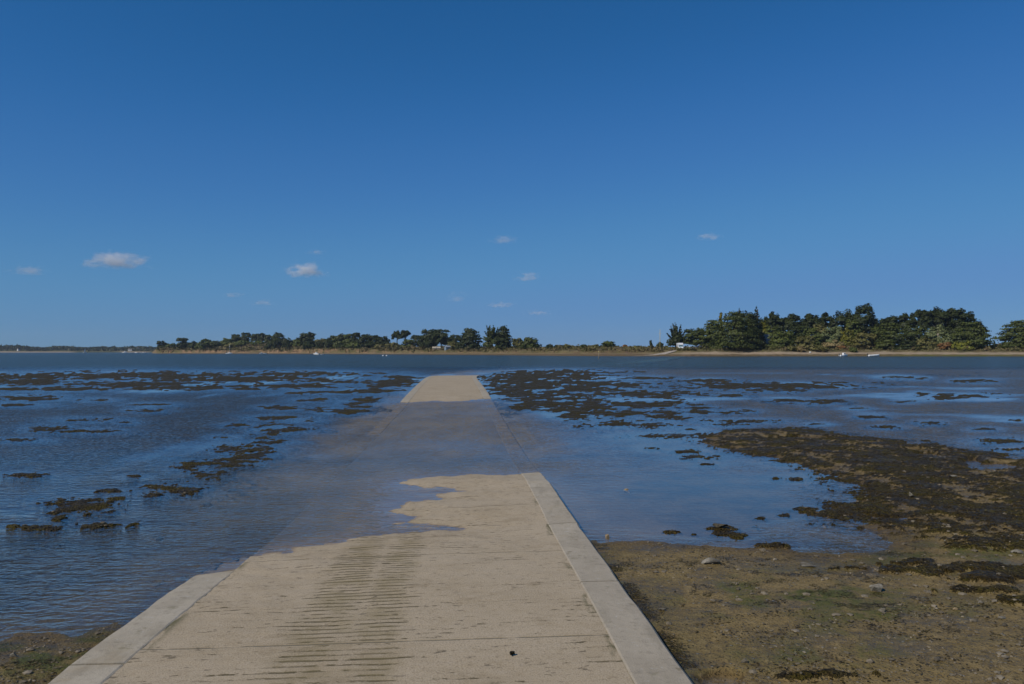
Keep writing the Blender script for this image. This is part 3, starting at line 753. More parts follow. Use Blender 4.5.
# small torn scraps of weed lying on the road
def scrap(px, py, size, label, seed):
    z = 0.13; X, Y = gp(px, py, z)
    z = float(road_z(np.array([X]), np.array([Y]))[0]); X, Y = gp(px, py, z)
    if abs(float(road_uv(np.array([X]), np.array([Y]))[0])) > HALF - KERB: z += .012
    rg = np.random.default_rng(seed); bm = bmesh.new()
    for k in range(9):
        a = rg.uniform(0, 6.28); L = size * rg.uniform(.4, 1); p0 = Vector((rg.uniform(-.4, .4) * size, rg.uniform(-.3, .3) * size, .003))
        pts = [p0 + Vector((math.cos(a + c * .5) * L * c, math.sin(a + c * .5) * L * c, .012 * math.sin(c * 3) + .002)) for c in (0, .35, .7, 1)]
        add_tube(bm, pts, [.006, .008, .007, .003], 5)
    o = bm_obj('seaweed_scrap', bm, M_FROND, None, True, (X, Y, z + .003))
    tag(o, label, 'seaweed')
scrap(512, 654, .024, 'small dark scrap of seaweed on the bare concrete near the bottom of the road', 3)

# ------------------------------------------------------------------ far land
SHORE_PX = [100, 150, 155, 170, 200, 230, 260, 300, 340, 380, 420, 480, 520, 560, 600, 640, 690, 750, 900, 1024, 1400, 1600]
SHORE_Y = [800, 800, 796, 780, 755, 735, 710, 670, 625, 580, 540, 470, 420, 370, 348, 338, 333, 336, 335, 330, 330, 330]
PROF_PX = [140, 155, 175, 200, 230, 250, 270, 300, 330, 360, 390, 420, 450, 480, 520, 560, 600, 660, 700, 740, 800, 860, 920, 1024, 1200, 1600]
BEACH = [.4, .5, .5, .6, .6, .6, .7, .7, .7, .7, .8, .9, .9, .9, .9, .95, 1.0, 1.1, 1.6, 1.6, 1.6, 1.6, 1.5, 1.4, 1.4, 1.4]
BANK = [3.2, 3.6, 3.6, 3.4, 3.2, 3.3, 3.6, 4.2, 4.4, 3.9, 3.4, 2.9, 2.7, 2.7, 2.6, 2.5, 2.5, 2.6, 3.0, 2.7, 2.6, 2.7, 2.6, 2.4, 2.4, 2.4]
PLAT = [4.2, 4.6, 5.4, 6.6, 9.0, 10.5, 10.8, 8.0, 6.4, 6.0, 6.4, 5.2, 4.4, 4.2, 4.2, 4.2, 4.5, 4.0, 3.2, 3.2, 4.2, 5.2, 5.2, 4.0, 4, 4]
def shore_y(px): return np.interp(px, SHORE_PX, SHORE_Y)
def land_z(px, s, detail=True):
    px = np.asarray(px, float); s = np.asarray(s, float)
    X = px * .7; n = fbm(px * .09, s * .12, 61, 4) - .5
    bz = np.interp(px, PROF_PX, BEACH); kz = np.interp(px, PROF_PX, BANK); pz = np.interp(px, PROF_PX, PLAT)
    wb = 9.0 + 5 * (vnoise(px * .05, px * 0 + 2, 4) - .5)
    s = s + n * 3 * np.clip(s / 4, 0, 1)
    z = np.where(s < 0, s * .12, bz * np.clip(s / wb, 0, 1) ** .8)
    z = z + (kz - bz) * sstep(0, 1, (s - wb) / (2.5 + 3.5 * (vnoise(px * .11, px * 0, 9))))
    z = z + (pz - kz) * sstep(14, 85, s) + n * .9 * np.clip((s - 12) / 20, 0, 1)
    z = z - 6 * sstep(200, 300, s)
    tip = sstep(153, 158, px + s * 0.012)
    return np.where(px < 175, z * tip - .6 * (1 - tip), z)
def land_pt(px, s):
    Y = float(shore_y(px)) + s
    return ((px - CX) / F * Y, Y, float(land_z(np.array([px]), np.array([s]))[0]))
def mat_land():
    m, nt, N, L = new_mat('shore_land'); b = NB(nt); p = b.pos()
    sa = b.attr('sand'); ti = b.attr('tide'); ea = b.attr('earth'); he = b.attr('heath'); al = b.attr('algae')
    n1 = b.noise(p, .12, 5, .6); n2 = b.noise(p, .6, 4, .6); n3 = b.noise(b.mapping(p, (.5, .5, 2.5)), 1, 4, .65)
    g = b.mix(b.ramp(n1, .35, .65), (.085, .082, .028), (.165, .135, .065))
    g = b.mix(b.ramp(n2, .45, .7, 0, .7), g, (.060, .062, .020))
    g = b.mix(b.math('MULTIPLY', he, b.ramp(n2, .35, .6)), g, (.105, .070, .045))
    e = b.mix(b.ramp(n3, .35, .65), (.08, .055, .034), (.32, .205, .11))
    s = b.mix(b.ramp(n2, .3, .7), (.27, .205, .135), (.36, .285, .20))
    t = b.mix(b.ramp(n2, .3, .7), (.085, .060, .032), (.17, .115, .065))
    t = b.mix(al, t, (.105, .100, .024))
    c = b.mix(ea, g, e); c = b.mix(sa, c, s); c = b.mix(ti, c, t)
    pr = b.principled(c, .9, b.bump(n2, .3, .5), .1); b.out(pr.outputs[0]); return m
M_LAND = mat_land()
cols = np.arange(143, 1560, 1.6); rows = np.concatenate([np.linspace(-8, 26, 46), np.geomspace(28, 310, 34)])
PX, SS = np.meshgrid(cols, rows)
LY = shore_y(PX) + SS; LX = (PX - CX) / F * LY; LZ = land_z(PX, SS)
bz = np.interp(PX, PROF_PX, BEACH); kz = np.interp(PX, PROF_PX, BANK)
nz = fbm(PX * .13, SS * .3, 63, 4) - .5
leftf = sstep(400, 330, PX)
sand = sstep(1.25, 1.0, LZ / bz + nz * .5) * (1 - .25 * leftf) * np.interp(PX, [150, 380, 420, 560, 660, 700, 1024], [.6, .5, .4, .3, .4, 1, .9])
tide = sstep(.0, -.2, LZ / bz + nz * .35 - np.interp(PX, [150, 400, 480, 640, 690, 1024], [.62, .7, .95, .95, .62, .62]))
nz2 = fbm(PX * .30, SS * .25, 67, 4) - .5
earth = sstep(-.02, .12, nz * .6 + nz2 + .06 * leftf) * sstep(.9, 1.2, LZ / bz) * sstep(1.02, .92, LZ / kz + nz * .2) * np.interp(PX, [150, 330, 420, 480, 560], [1, 1, .7, .4, .15])
heath = np.clip(np.interp(PX, [150, 200, 240, 275, 300, 420, 560, 640, 670, 800, 1000, 1030], [.2, .5, 1, 1, .4, .5, .6, .9, .3, .4, .5, .9]) + nz, 0, 1)
algae = np.interp(PX, [700, 860, 920, 1024], [.15, .3, 1, 1]) * np.clip(.7 + nz * 2, 0, 1)
me = np_mesh('shore_land', np.stack([LX, LY, LZ], -1).reshape(-1, 3), grid_faces(*LX.shape), M_LAND,
             {'sand': sand, 'tide': tide, 'earth': earth, 'heath': heath, 'algae': algae})
tag(link('terrain', me), kind='structure')

# slipway where the road climbs the far beach
sp = [(632, -3.0), (646, 1.0), (660, 4.5), (676, 9.5), (690, 16.0), (697, 24.0)]
vsl = []
for i, (q, s) in enumerate(sp):
    for dx in (-2.6, -.9, .9, 2.6):
        X, Yy, _ = land_pt(q, s)
        X += dx; qq = CX + F * X / Yy; ss = Yy - float(shore_y(qq))
        vsl.append((X, Yy + (dx * .2), max(.05, float(land_z(np.array([qq]), np.array([ss]))[0])) + .10))
M_SLIP = plain('slipway_concrete', (.34, .30, .25), .9, .1, .2, .8)
tag(link('slipway', np_mesh('slipway', vsl, grid_faces(len(sp), 4), M_SLIP)), kind='structure')

# ------------------------------------------------------------------ foliage
def mat_leaf(name, c0, c1, c2, sc=.35):
    m, nt, N, L = new_mat(name); b = NB(nt); p = b.pos()
    n = b.noise(p, sc, 4, .6); n2 = b.noise(p, sc * 7, 2)
    c = b.mix(b.ramp(n, .32, .68), c0, c1); c = b.mix(b.ramp(n2, .5, .72, 0, .75), c, c2)
    d = b.node('ShaderNodeBsdfDiffuse'); L.new(c, d.inputs['Color'])
    t = b.node('ShaderNodeBsdfTranslucent'); L.new(b.mix(1.0, c, (.8, .9, .4), 'MULTIPLY'), t.inputs['Color'])
    g = b.node('ShaderNodeBsdfGlossy'); g.inputs['Roughness'].default_value = .5; g.inputs['Color'].default_value = (.8, .8, .8, 1)
    x = b.node('ShaderNodeMixShader'); x.inputs[0].default_value = .10; L.new(d.outputs[0], x.inputs[1]); L.new(t.outputs[0], x.inputs[2])
    y = b.node('ShaderNodeMixShader'); y.inputs[0].default_value = .015; L.new(x.outputs[0], y.inputs[1]); L.new(g.outputs[0], y.inputs[2])
    b.out(y.outputs[0]); return m
LEAF = {
 'dark': mat_leaf('leaf_dark', (0.021, 0.030, 0.010), (0.045, 0.058, 0.015), (0.070, 0.078, 0.020)),
 'cyp': mat_leaf('leaf_cypress', (0.031, 0.043, 0.011), (0.074, 0.090, 0.018), (0.131, 0.137, 0.028)),
 'mid': mat_leaf('leaf_mid', (0.052, 0.070, 0.016), (0.102, 0.120, 0.025), (0.149, 0.153, 0.037)),
 'olive': mat_leaf('leaf_olive', (0.082, 0.082, 0.025), (0.155, 0.140, 0.041), (0.218, 0.180, 0.056)),
 'pale': mat_leaf('leaf_pale', (0.102, 0.126, 0.048), (0.162, 0.181, 0.071), (0.206, 0.218, 0.090)),
 'yellow': mat_leaf('leaf_yellow', (0.096, 0.103, 0.014), (0.177, 0.159, 0.018), (0.224, 0.189, 0.022)),
 'gold': mat_leaf('leaf_gold', (.16, .14, .02), (.24, .20, .03), (.26, .22, .04)),
 'lime': mat_leaf('leaf_lime', (0.136, 0.146, 0.020), (0.218, 0.214, 0.031), (0.254, 0.240, 0.045)),
 'rust': mat_leaf('leaf_rust', (0.137, 0.068, 0.025), (0.240, 0.113, 0.038), (0.273, 0.152, 0.050)),
 'dry': mat_leaf('leaf_dry', (0.155, 0.116, 0.051), (0.254, 0.196, 0.084), (0.309, 0.249, 0.112)),
}
def mat_bark(name, c0, c1):
    m, nt, N, L = new_mat(name); b = NB(nt); n = b.noise(b.mapping(b.obj(), (3, 3, .6)), 1, 4)
    pr = b.principled(b.mix(b.ramp(n, .3, .7), c0, c1), .9, None, .1); b.out(pr.outputs[0]); return m
M_BARK = mat_bark('bark', (.05, .04, .03), (.12, .10, .075)); M_BARK_PALE = mat_bark('bark_pale', (.20, .17, .13), (.34, .30, .24))

def leaf_quads(C, size, up=.35, D=None):
    m = len(C)
    n = RNG.normal(size=(m, 3)); n[:, 2] = np.abs(n[:, 2]) * .8 + up
    if D is not None: n = n * .5 + D * 1.3; n /= np.linalg.norm(n, axis=1, keepdims=True)
    a = np.cross(n, RNG.normal(size=(m, 3))); a /= np.linalg.norm(a, axis=1, keepdims=True) + 1e-9
    bb = np.cross(n, a); sz = size * RNG.uniform(.55, 1.3, m)[:, None]
    k = RNG.uniform(.45, .9, m)[:, None]
    P = np.stack([C - a * sz, C - bb * sz * k, C + a * sz, C + bb * sz * k], 1).reshape(-1, 3)
    return P, np.arange(m * 4).reshape(-1, 4)

def crown_points(kind, H, R, n, rg):
    """leaf centres of a crown in local coordinates, foot of the tree at z = 0"""
    cl = []
    def c(x, y, z, rx, rz, wgt=1.0): cl.append((x, y, z, rx, rz, wgt * rx * rx))
    if kind == 'cypress':          # shelved cypress, foliage to the ground
        L = int(np.clip(H / 1.1, 6, 15))
        for i in range(L):
            t = (i + .3) / L; Rr = R * (1 - t ** 2.0) ** .6 * rg.uniform(.75, 1.08); m = max(3, int(7 * Rr / R + 2))
            a0 = rg.uniform(0, 6.28)
            for k in range(m):
                a = a0 + 6.28 * k / m + rg.uniform(-.35, .35); q = Rr * rg.uniform(.5, .92)
                c(q * math.cos(a), q * math.sin(a), H * (.05 + .90 * t) + rg.uniform(-.02, .05) * H, R * rg.uniform(.26, .42), H * .055)
            c(0, 0, H * (.05 + .88 * t), Rr * .5, H * .07, .5)
    elif kind == 'round':
        for i in range(46):
            a = rg.uniform(0, 6.28); u = rg.uniform(0, 1); zz = .18 + .70 * u
            q = R * math.sqrt(max(0.03, 1 - ((zz - .42) / .55) ** 2)) * rg.uniform(.45, .9)
            c(q * math.cos(a), q * math.sin(a), H * zz, R * rg.uniform(.24, .42), H * rg.uniform(.08, .14))
        c(0, 0, H * .45, R * .6, H * .33, .6)
    elif kind == 'dome':           # foliage to the ground, low and wide
        for i in range(42):
            a = rg.uniform(0, 6.28); q = R * math.sqrt(rg.uniform(0.02, 1)) * .85
            zz = max(.10, math.sqrt(max(.04, 1 - (q / R) ** 2)) * rg.uniform(.12, .88))
            c(q * math.cos(a), q * math.sin(a), H * zz, R * rg.uniform(.2, .36), H * rg.uniform(.10, .17))
        c(0, 0, H * .35, R * .7, H * .3, .6)
    elif kind == 'pine':           # clear trunk, clumped umbrella head
        for i in range(34):
            a = rg.uniform(0, 6.28); q = R * math.sqrt(rg.uniform(0, 1)) * .85
            zz = .60 + .30 * math.sqrt(max(0, 1 - (q / R) ** 2)) + rg.uniform(-.30, .02)
            c(q * math.cos(a), q * math.sin(a), H * zz, R * rg.uniform(.2, .36), H * rg.uniform(.055, .10))
    elif kind == 'spiky':          # open tree of rising plumes
        for i in range(30):
            a = rg.uniform(0, 6.28); el = rg.uniform(.15, 1.45); ln = rg.uniform(.75, 1.08)
            ex, ez = R * math.cos(el) * ln * 1.05, H * (.22 + .74 * math.sin(el) * ln)
            for k in (.35, .48, .6, .7, .79, .87, .94, 1.0):
                c(ex * k * math.cos(a), ex * k * math.sin(a), H * .18 + (ez - H * .18) * k, R * .20 * (1.15 - k * .95), H * .05 * (1.3 - k * .95), .8 + 1.2 * k)
        for i in range(8):
            a = rg.uniform(0, 6.28); c(R * .5 * math.cos(a), R * .5 * math.sin(a), H * rg.uniform(.12, .4), R * .38, H * .12)
    elif kind == 'cone':
        for i in range(14):
            t = i / 13; Rr = R * (1 - t) ** .85 + R * .06
            for k in range(4):
                a = rg.uniform(0, 6.28); c(Rr * .6 * math.cos(a), Rr * .6 * math.sin(a), H * (.08 + .88 * t), Rr * .5 + .1, H * .05)
        c(0, 0, H * .96, R * .07, H * .05, 4)
    elif kind == 'column':
        for i in range(12):
            t = i / 11; a = rg.uniform(0, 6.28); Rr = R * (1 - .5 * t ** 2)
            c(Rr * .35 * math.cos(a), Rr * .35 * math.sin(a), H * (.08 + .85 * t), Rr * .65, H * .07)
    elif kind == 'windswept':
        for i in range(20):
            u = rg.uniform(-1, 1); v = rg.uniform(-1, 1)
            zz = .80 + .05 * u - .28 * abs(u) ** 2.5 + rg.uniform(-.32, .05)
            c(R * u * .85, R * v * .6, H * zz, R * rg.uniform(.2, .34), H * rg.uniform(.07, .11))
    A = np.array(cl); wgt = A[:, 5] / A[:, 5].sum()
    idx = rg.choice(len(A), n, p=wgt)
    d = rg.normal(size=(n, 3)); d /= np.linalg.norm(d, axis=1, keepdims=True)
    d *= (rg.random(n) ** .40)[:, None]
    d[:, 2] = np.where(d[:, 2] < -.35, d[:, 2] * .5, d[:, 2])
    cen = np.array([0, 0, H * .45]); P = A[idx, :3] + d * np.stack([A[idx, 3], A[idx, 3], A[idx, 4]], -1)
    o = (P - cen) / np.array([R, R, H * .5]); o /= np.linalg.norm(o, axis=1, keepdims=True) + 1e-6
    return P, A, d * .7 + o * .5

def make_tree(name, label, px, top, hw, s, kind, leaf, group=None, bark=None, cat='tree', dens=1.0, trunk=True, base=None):
    X, Y, z0 = land_pt(px, s)
    H = max(.8, zat(top, Y) - z0); R = hw * Y / F
    apx = 2 * hw * H * F / Y
    n = int(np.clip(5.2 * apx * dens, 300, 8000))
    size = max(.22, .00128 * Y)
    rg = np.random.default_rng(int(px * 31 + top * 7 + s))
    C, A, Dn = crown_points(kind, H, R, n, rg)
    C[:, 2] = np.maximum(C[:, 2], .05)
    V, f = leaf_quads(C, size, .35, Dn)
    t = thing(name, label, cat, (X, Y, z0), 0, group)
    link('crown' if cat == 'tree' else 'foliage', np_mesh('crown', V, f, LEAF[leaf], smooth=False), t)
    if trunk:
        bm = bmesh.new(); r0 = max(.18, H * .032)
        th = {'pine': .86, 'cypress': .9, 'round': .6, 'dome': .4, 'spiky': .8, 'cone': .93, 'column': .8, 'windswept': .6}[kind]
        lx, ly = rg.uniform(-.05, .05, 2) * H
        add_tube(bm, [(0, 0, -.6), (0, 0, 0), (lx * .4, ly * .4, H * th * .5), (lx * .5, ly * .5, H * th)], [r0 * 1.25, r0, r0 * .7, r0 * .2], 7)
        order = rg.permutation(len(A))[:7]
        for k in order:
            e = A[k, :3]
            zb = min(e[2] * .75, H * th * .7) * rg.uniform(.7, 1)
            add_tube(bm, [(lx * .4, ly * .4, zb), ((e[0] + lx * .4) * .55, (e[1] + ly * .4) * .55, zb + (e[2] - zb) * .55), tuple(e)], [r0 * .42, r0 * .28, r0 * .1], 5)
        bm_obj('trunk' if cat == 'tree' else 'stem', bm, bark or M_BARK, t, True)
    return t

# --- right-hand wood, from left to right
T = make_tree
T('cypress_tree', 'dark open cypress with rising spiky plumes behind the white camper van', 676, 320.5, 12, 42, 'spiky', 'dark')
T('cypress_tree', 'low green cypress between the spiky cypress and the big shelved cypress', 696, 326.5, 13, 40, 'round', 'cyp')
T('cypress_tree', 'golden yellow topped conifer poking up behind the left side of the big shelved cypress', 720.5, 312, 4, 38, 'column', 'gold', dens=1.3)
T('cypress_tree', 'green shelved cypress filling the left shoulder of the big right-hand wood', 713, 319, 14, 34, 'cypress', 'cyp')
T('cypress_tree', 'biggest dark cypress with layered shelves reaching the ground, nearest the beach', 735, 311, 24, 18, 'cypress', 'cyp', dens=1.2)
T('pine_tree', 'dark rounded conifer rising behind the top of the biggest shelved cypress', 744, 309.5, 12, 40, 'round', 'dark')
T('conifer_tree', 'narrow pointed conifer with a sharp tip, beside the biggest shelved cypress', 756.5, 306, 9, 44, 'cone', 'dark')
T('conifer_tree', 'slender dark spire half hidden at the top left of the pointed conifer', 739.5, 306.5, 5, 48, 'cone', 'dark')
T('cypress_tree', 'dark cypress at the right foot of the biggest shelved cypress, left of the slate roof', 752, 318, 10, 24, 'cypress', 'dark')
T('broadleaf_tree', 'yellowish leafy tree just above and left of the slate-roofed house', 764, 320, 6, 60, 'column', 'yellow')
T('pine_tree', 'dark pine standing alone right of the gap behind the slate-roofed house', 773, 310.5, 8, 70, 'pine', 'dark', bark=M_BARK_PALE)
T('pine_tree', 'broad dark umbrella pine right of the slate-roofed house, second pine along', 788, 311, 13, 66, 'pine', 'dark')
T('broadleaf_tree', 'grey-green bushy tree below the broad umbrella pine, right of the house', 783, 326, 15, 34, 'dome', 'mid')
T('pine_tree', 'flat-headed dark pine with sky showing under its head, left of the long pine row', 812, 312, 10, 62, 'pine', 'dark', bark=M_BARK_PALE)
T('pine_tree', 'small dark pine between the flat-headed pine and the broad dome pine', 826, 310.5, 8, 66, 'pine', 'dark')
T('pine_tree', 'broad domed dark pine left of the tallest pine', 842, 306.5, 13, 60, 'round', 'dark')
T('broadleaf_tree', 'low dark broadleaf tree right of the dark hedge by the house', 812, 327, 12, 28, 'cypress', 'mid')
T('broadleaf_tree', 'pale grey-green feathery tree in the middle of the right-hand wood', 833, 322.5, 15, 44, 'dome', 'pale')
T('broadleaf_tree', 'yellow-green bushy tree right of the pale feathery tree', 848, 324, 8, 38, 'dome', 'yellow')
T('broadleaf_tree', 'dark leafy tree in front of the pale feathery tree, with reddish stems beside it', 806, 335, 11, 20, 'round', 'olive')
T('pine_tree', 'tallest pine of the right-hand wood, standing above its neighbours with a ragged head', 864, 301.5, 12, 56, 'round', 'dark')
T('pine_tree', 'dark pine low beside the right flank of the tallest pine', 880, 317, 11, 60, 'round', 'dark')
T('pine_tree', 'small round-headed pine starting the long flat pine row on the right', 893, 313.5, 9, 66, 'pine', 'dark')
T('pine_tree', 'dark pine with a stepped head, second in the long flat pine row', 907, 311.5, 10, 64, 'pine', 'dark')
T('pine_tree', 'umbrella pine third in the long flat pine row, with sky showing beneath', 921, 306.5, 10, 64, 'pine', 'dark', bark=M_BARK_PALE)
T('pine_tree', 'widest umbrella pine at the top of the long flat pine row', 938, 304.5, 14, 62, 'pine', 'dark', bark=M_BARK_PALE)
T('pine_tree', 'dense dark pine right of the widest umbrella pine', 956, 306, 13, 60, 'pine', 'dark')
T('pine_tree', 'dark pine leaning down over the right end of the long pine row', 970, 309.5, 11, 62, 'round', 'dark')
T('pine_tree', 'low dark pine tip hanging past the right end of the pine row', 980, 319, 6, 60, 'round', 'dark')
T('broadleaf_tree', 'olive green tree below the tallest pine', 866, 331, 13, 26, 'round', 'olive')
T('cypress_tree', 'bright green layered tree with dark hollows, in front of the pine row', 890, 322.5, 18, 22, 'cypress', 'cyp', dens=1.1)
T('cypress_tree', 'very dark cypress reaching the ground right of the bright green layered tree', 908, 333, 11, 18, 'cypress', 'dark')
T('broadleaf_tree', 'green domed tree under the umbrella pines, behind the very dark cypress', 915, 320, 14, 40, 'dome', 'cyp')
T('broadleaf_tree', 'olive bushy tree right of the very dark cypress', 925, 336, 12, 20, 'dome', 'olive')
T('broadleaf_tree', 'grey-green feathery tree under the widest umbrella pine', 937, 323, 12, 34, 'dome', 'pale')
T('broadleaf_tree', 'pale grey-green low tree left of the big rounded cypress', 948, 331, 9, 28, 'dome', 'pale')
T('cypress_tree', 'big rounded green cypress at the right end of the wood, before the gap of sky', 970, 320.5, 21, 26, 'cypress', 'cyp', dens=1.1)
T('cypress_tree', 'broad dark cypress cut by the right edge of the photo', 1019, 319.5, 21, 28, 'cypress', 'cyp', dens=1.1)
T('cypress_tree', 'small dark tree in the gap between the two big cypresses at the right', 994, 343, 6, 30, 'dome', 'dark', dens=1.3)
T('shrub', 'yellow-green rounded bush at the left foot of the big rounded cypress', 962, 338.5, 10, 16, 'dome', 'lime', cat='shrub')
T('shrub', 'rust red low bush left of the yellow-green bush', 944, 340.5, 9, 18, 'dome', 'rust', cat='shrub')
T('shrub', 'dark green clipped hedge in front of the slate-roofed house', 772, 341.5, 10, 26, 'dome', 'mid', cat='shrub')
T('shrub', 'dry greyish bush below the pale feathery tree', 833, 339.5, 12, 20, 'dome', 'dry', cat='shrub')
T('shrub', 'round olive bush on the bank right of the hedge', 791, 344.5, 6, 12, 'dome', 'olive', cat='shrub')
T('shrub', 'straw-coloured round bush on the bank above the white dinghy', 801, 344.5, 5, 11, 'dome', 'dry', cat='shrub')
T('shrub', 'wide straw-coloured bush on the bank left of the motorboat', 819, 345, 9, 12, 'dome', 'olive', cat='shrub')
T('shrub', 'small dark green bush on the bank above the motorboat', 853, 345.5, 4, 11, 'dome', 'mid', cat='shrub')
T('shrub', 'rusty brown bush among dry grass behind the motorboat', 841, 344.5, 7, 16, 'dome', 'rust', cat='shrub')
T('broadleaf_tree', 'dark green tree filling the gap under the second umbrella pine from the slate-roofed house', 797, 322, 10, 44, 'round', 'dark')
T('broadleaf_tree', 'green bushy tree left of the tallest pine, below the dome pine', 852, 318, 9, 50, 'round', 'mid')
T('broadleaf_tree', 'mid green tree between the tallest pine and the flat pine row', 879, 323, 10, 44, 'round', 'cyp')
T('broadleaf_tree', 'dark green tree under the dense pine, behind the big rounded cypress', 956, 319, 11, 46, 'round', 'dark')
T('broadleaf_tree', 'olive leafy tree below the flat-headed pine', 820, 322, 9, 48, 'round', 'olive')
T('broadleaf_tree', 'green tree in the dip between slate-roofed house and first pine', 772, 325, 8, 56, 'round', 'mid')
T('pine_tree', 'dark tree filling the skyline gap right of the pointed conifer, behind the slate-roofed house', 764, 315, 7, 84, 'round', 'dark', dens=1.2)
T('pine_tree', 'dark tree in the gap between the first two pines right of the slate-roofed house', 780, 317, 8, 88, 'round', 'dark', dens=1.2)
T('pine_tree', 'dark tree in the skyline dip left of the flat-headed pine', 802, 318, 8, 86, 'round', 'dark', dens=1.2)
T('pine_tree', 'dark tree behind the gap right of the flat-headed pine', 820, 316, 8, 86, 'round', 'dark', dens=1.2)
T('pine_tree', 'dark tree behind the left edge of the tallest pine', 853, 312, 8, 84, 'round', 'dark', dens=1.2)
T('pine_tree', 'dark tree behind the start of the flat pine row', 886, 318, 9, 86, 'round', 'dark', dens=1.2)
T('broadleaf_tree', 'dark tree closing the gap under the widest umbrella pine', 943, 314, 12, 84, 'round', 'dark', dens=1.2)
# --- low middle spit
T('broadleaf_tree', 'dome-shaped dark green tree standing alone on the low grassy spit', 608.5, 339.5, 7, 70, 'dome', 'mid', dens=1.3)
T('cypress_tree', 'left of two thin dark columns on the low spit, beside the pale mast', 651, 340, 2.2, 60, 'column', 'dark')
T('shrub', 'dark bush at the foot of the pale mast on the low spit', 660, 341, 4, 62, 'dome', 'dark', cat='shrub')
T('shrub', 'small dark round bush at the left end of the low spit', 549.5, 343, 3.5, 60, 'dome', 'dark', cat='shrub')
T('shrub', 'tiny dark bush beside the small round bush at the left end of the low spit', 556, 344.3, 2.2, 60, 'dome', 'dark', cat='shrub')
T('shrub', 'wide brownish bush on the skyline of the low spit', 567, 343.8, 6, 64, 'dome', 'olive', cat='shrub')
T('shrub', 'dark low bush between the wide brownish bush and the domed tree', 584, 344, 3.6, 64, 'dome', 'dark', cat='shrub')
T('shrub', 'olive bush just left of the domed tree on the low spit', 595, 344.2, 5, 66, 'dome', 'olive', cat='shrub')
T('shrub', 'long dark heather bush right of the domed tree on the low spit', 638, 345.4, 8, 50, 'dome', 'olive', cat='shrub')
T('shrub', 'small reddish bush on the skyline right of the domed tree', 625, 344.6, 2.2, 70, 'dome', 'rust', cat='shrub')
# --- trees in the middle distance, right to left
T('pine_tree', 'flat-topped windswept tree at the right end of the island', 531, 334.5, 11, 40, 'dome', 'cyp', bark=M_BARK_PALE, dens=1.3)
T('broadleaf_tree', 'greyish bare-looking tree between the flat-topped tree and the tall sparse cypress', 518, 337.5, 7, 44, 'round', 'olive', bark=M_BARK_PALE)
T('cypress_tree', 'tall sparse cypress with pale bare trunks and feathery plumes', 492, 324, 11, 42, 'spiky', 'cyp', bark=M_BARK_PALE, dens=1.2)
T('cypress_tree', 'dense dark cypress joined to the right of the tall sparse cypress', 503.5, 325, 9.5, 40, 'cypress', 'dark', dens=1.3)
T('cypress_tree', 'massive dark rounded cypress left of the tall sparse cypress', 470, 328, 13, 44, 'cypress', 'dark', dens=1.3)
T('broadleaf_tree', 'small dark tree at the left shoulder of the massive rounded cypress', 455, 334, 7, 56, 'round', 'dark')
T('pine_tree', 'large dark domed pine above the cream hut, left half of a pair', 430, 328, 11.5, 60, 'round', 'dark', dens=1.3)
T('pine_tree', 'large dark domed pine above the cream hut, right half of a pair', 441, 328.3, 10, 60, 'round', 'dark', dens=1.3)
T('pine_tree', 'smaller dark pine sloping down to the left of the domed pair', 417, 334.3, 8, 64, 'round', 'dark')
T('pine_tree', 'left of two small lollipop pines standing above the brown slope', 397, 329.5, 5.5, 70, 'pine', 'dark', dens=1.6)
T('pine_tree', 'right of two small lollipop pines standing above the brown slope', 405.5, 328.3, 5, 70, 'pine', 'dark', dens=1.6)
T('broadleaf_tree', 'dark green low tree below the two lollipop pines', 408, 338, 8, 50, 'dome', 'mid')
T('broadleaf_tree', 'dark green leafy mass in front of the domed pair, left of the cream hut', 427, 335, 9, 36, 'dome', 'dark')
T('broadleaf_tree', 'olive tree between the blue-grey shed and the massive rounded cypress', 452, 340, 6, 40, 'dome', 'olive')
T('shrub', 'olive bush on the brown slope below the lollipop pines', 393, 341.5, 9, 40, 'dome', 'olive', cat='shrub')
T('shrub', 'brown bush at the left end of the brown slope', 381, 342.5, 7, 30, 'dome', 'olive', cat='shrub')
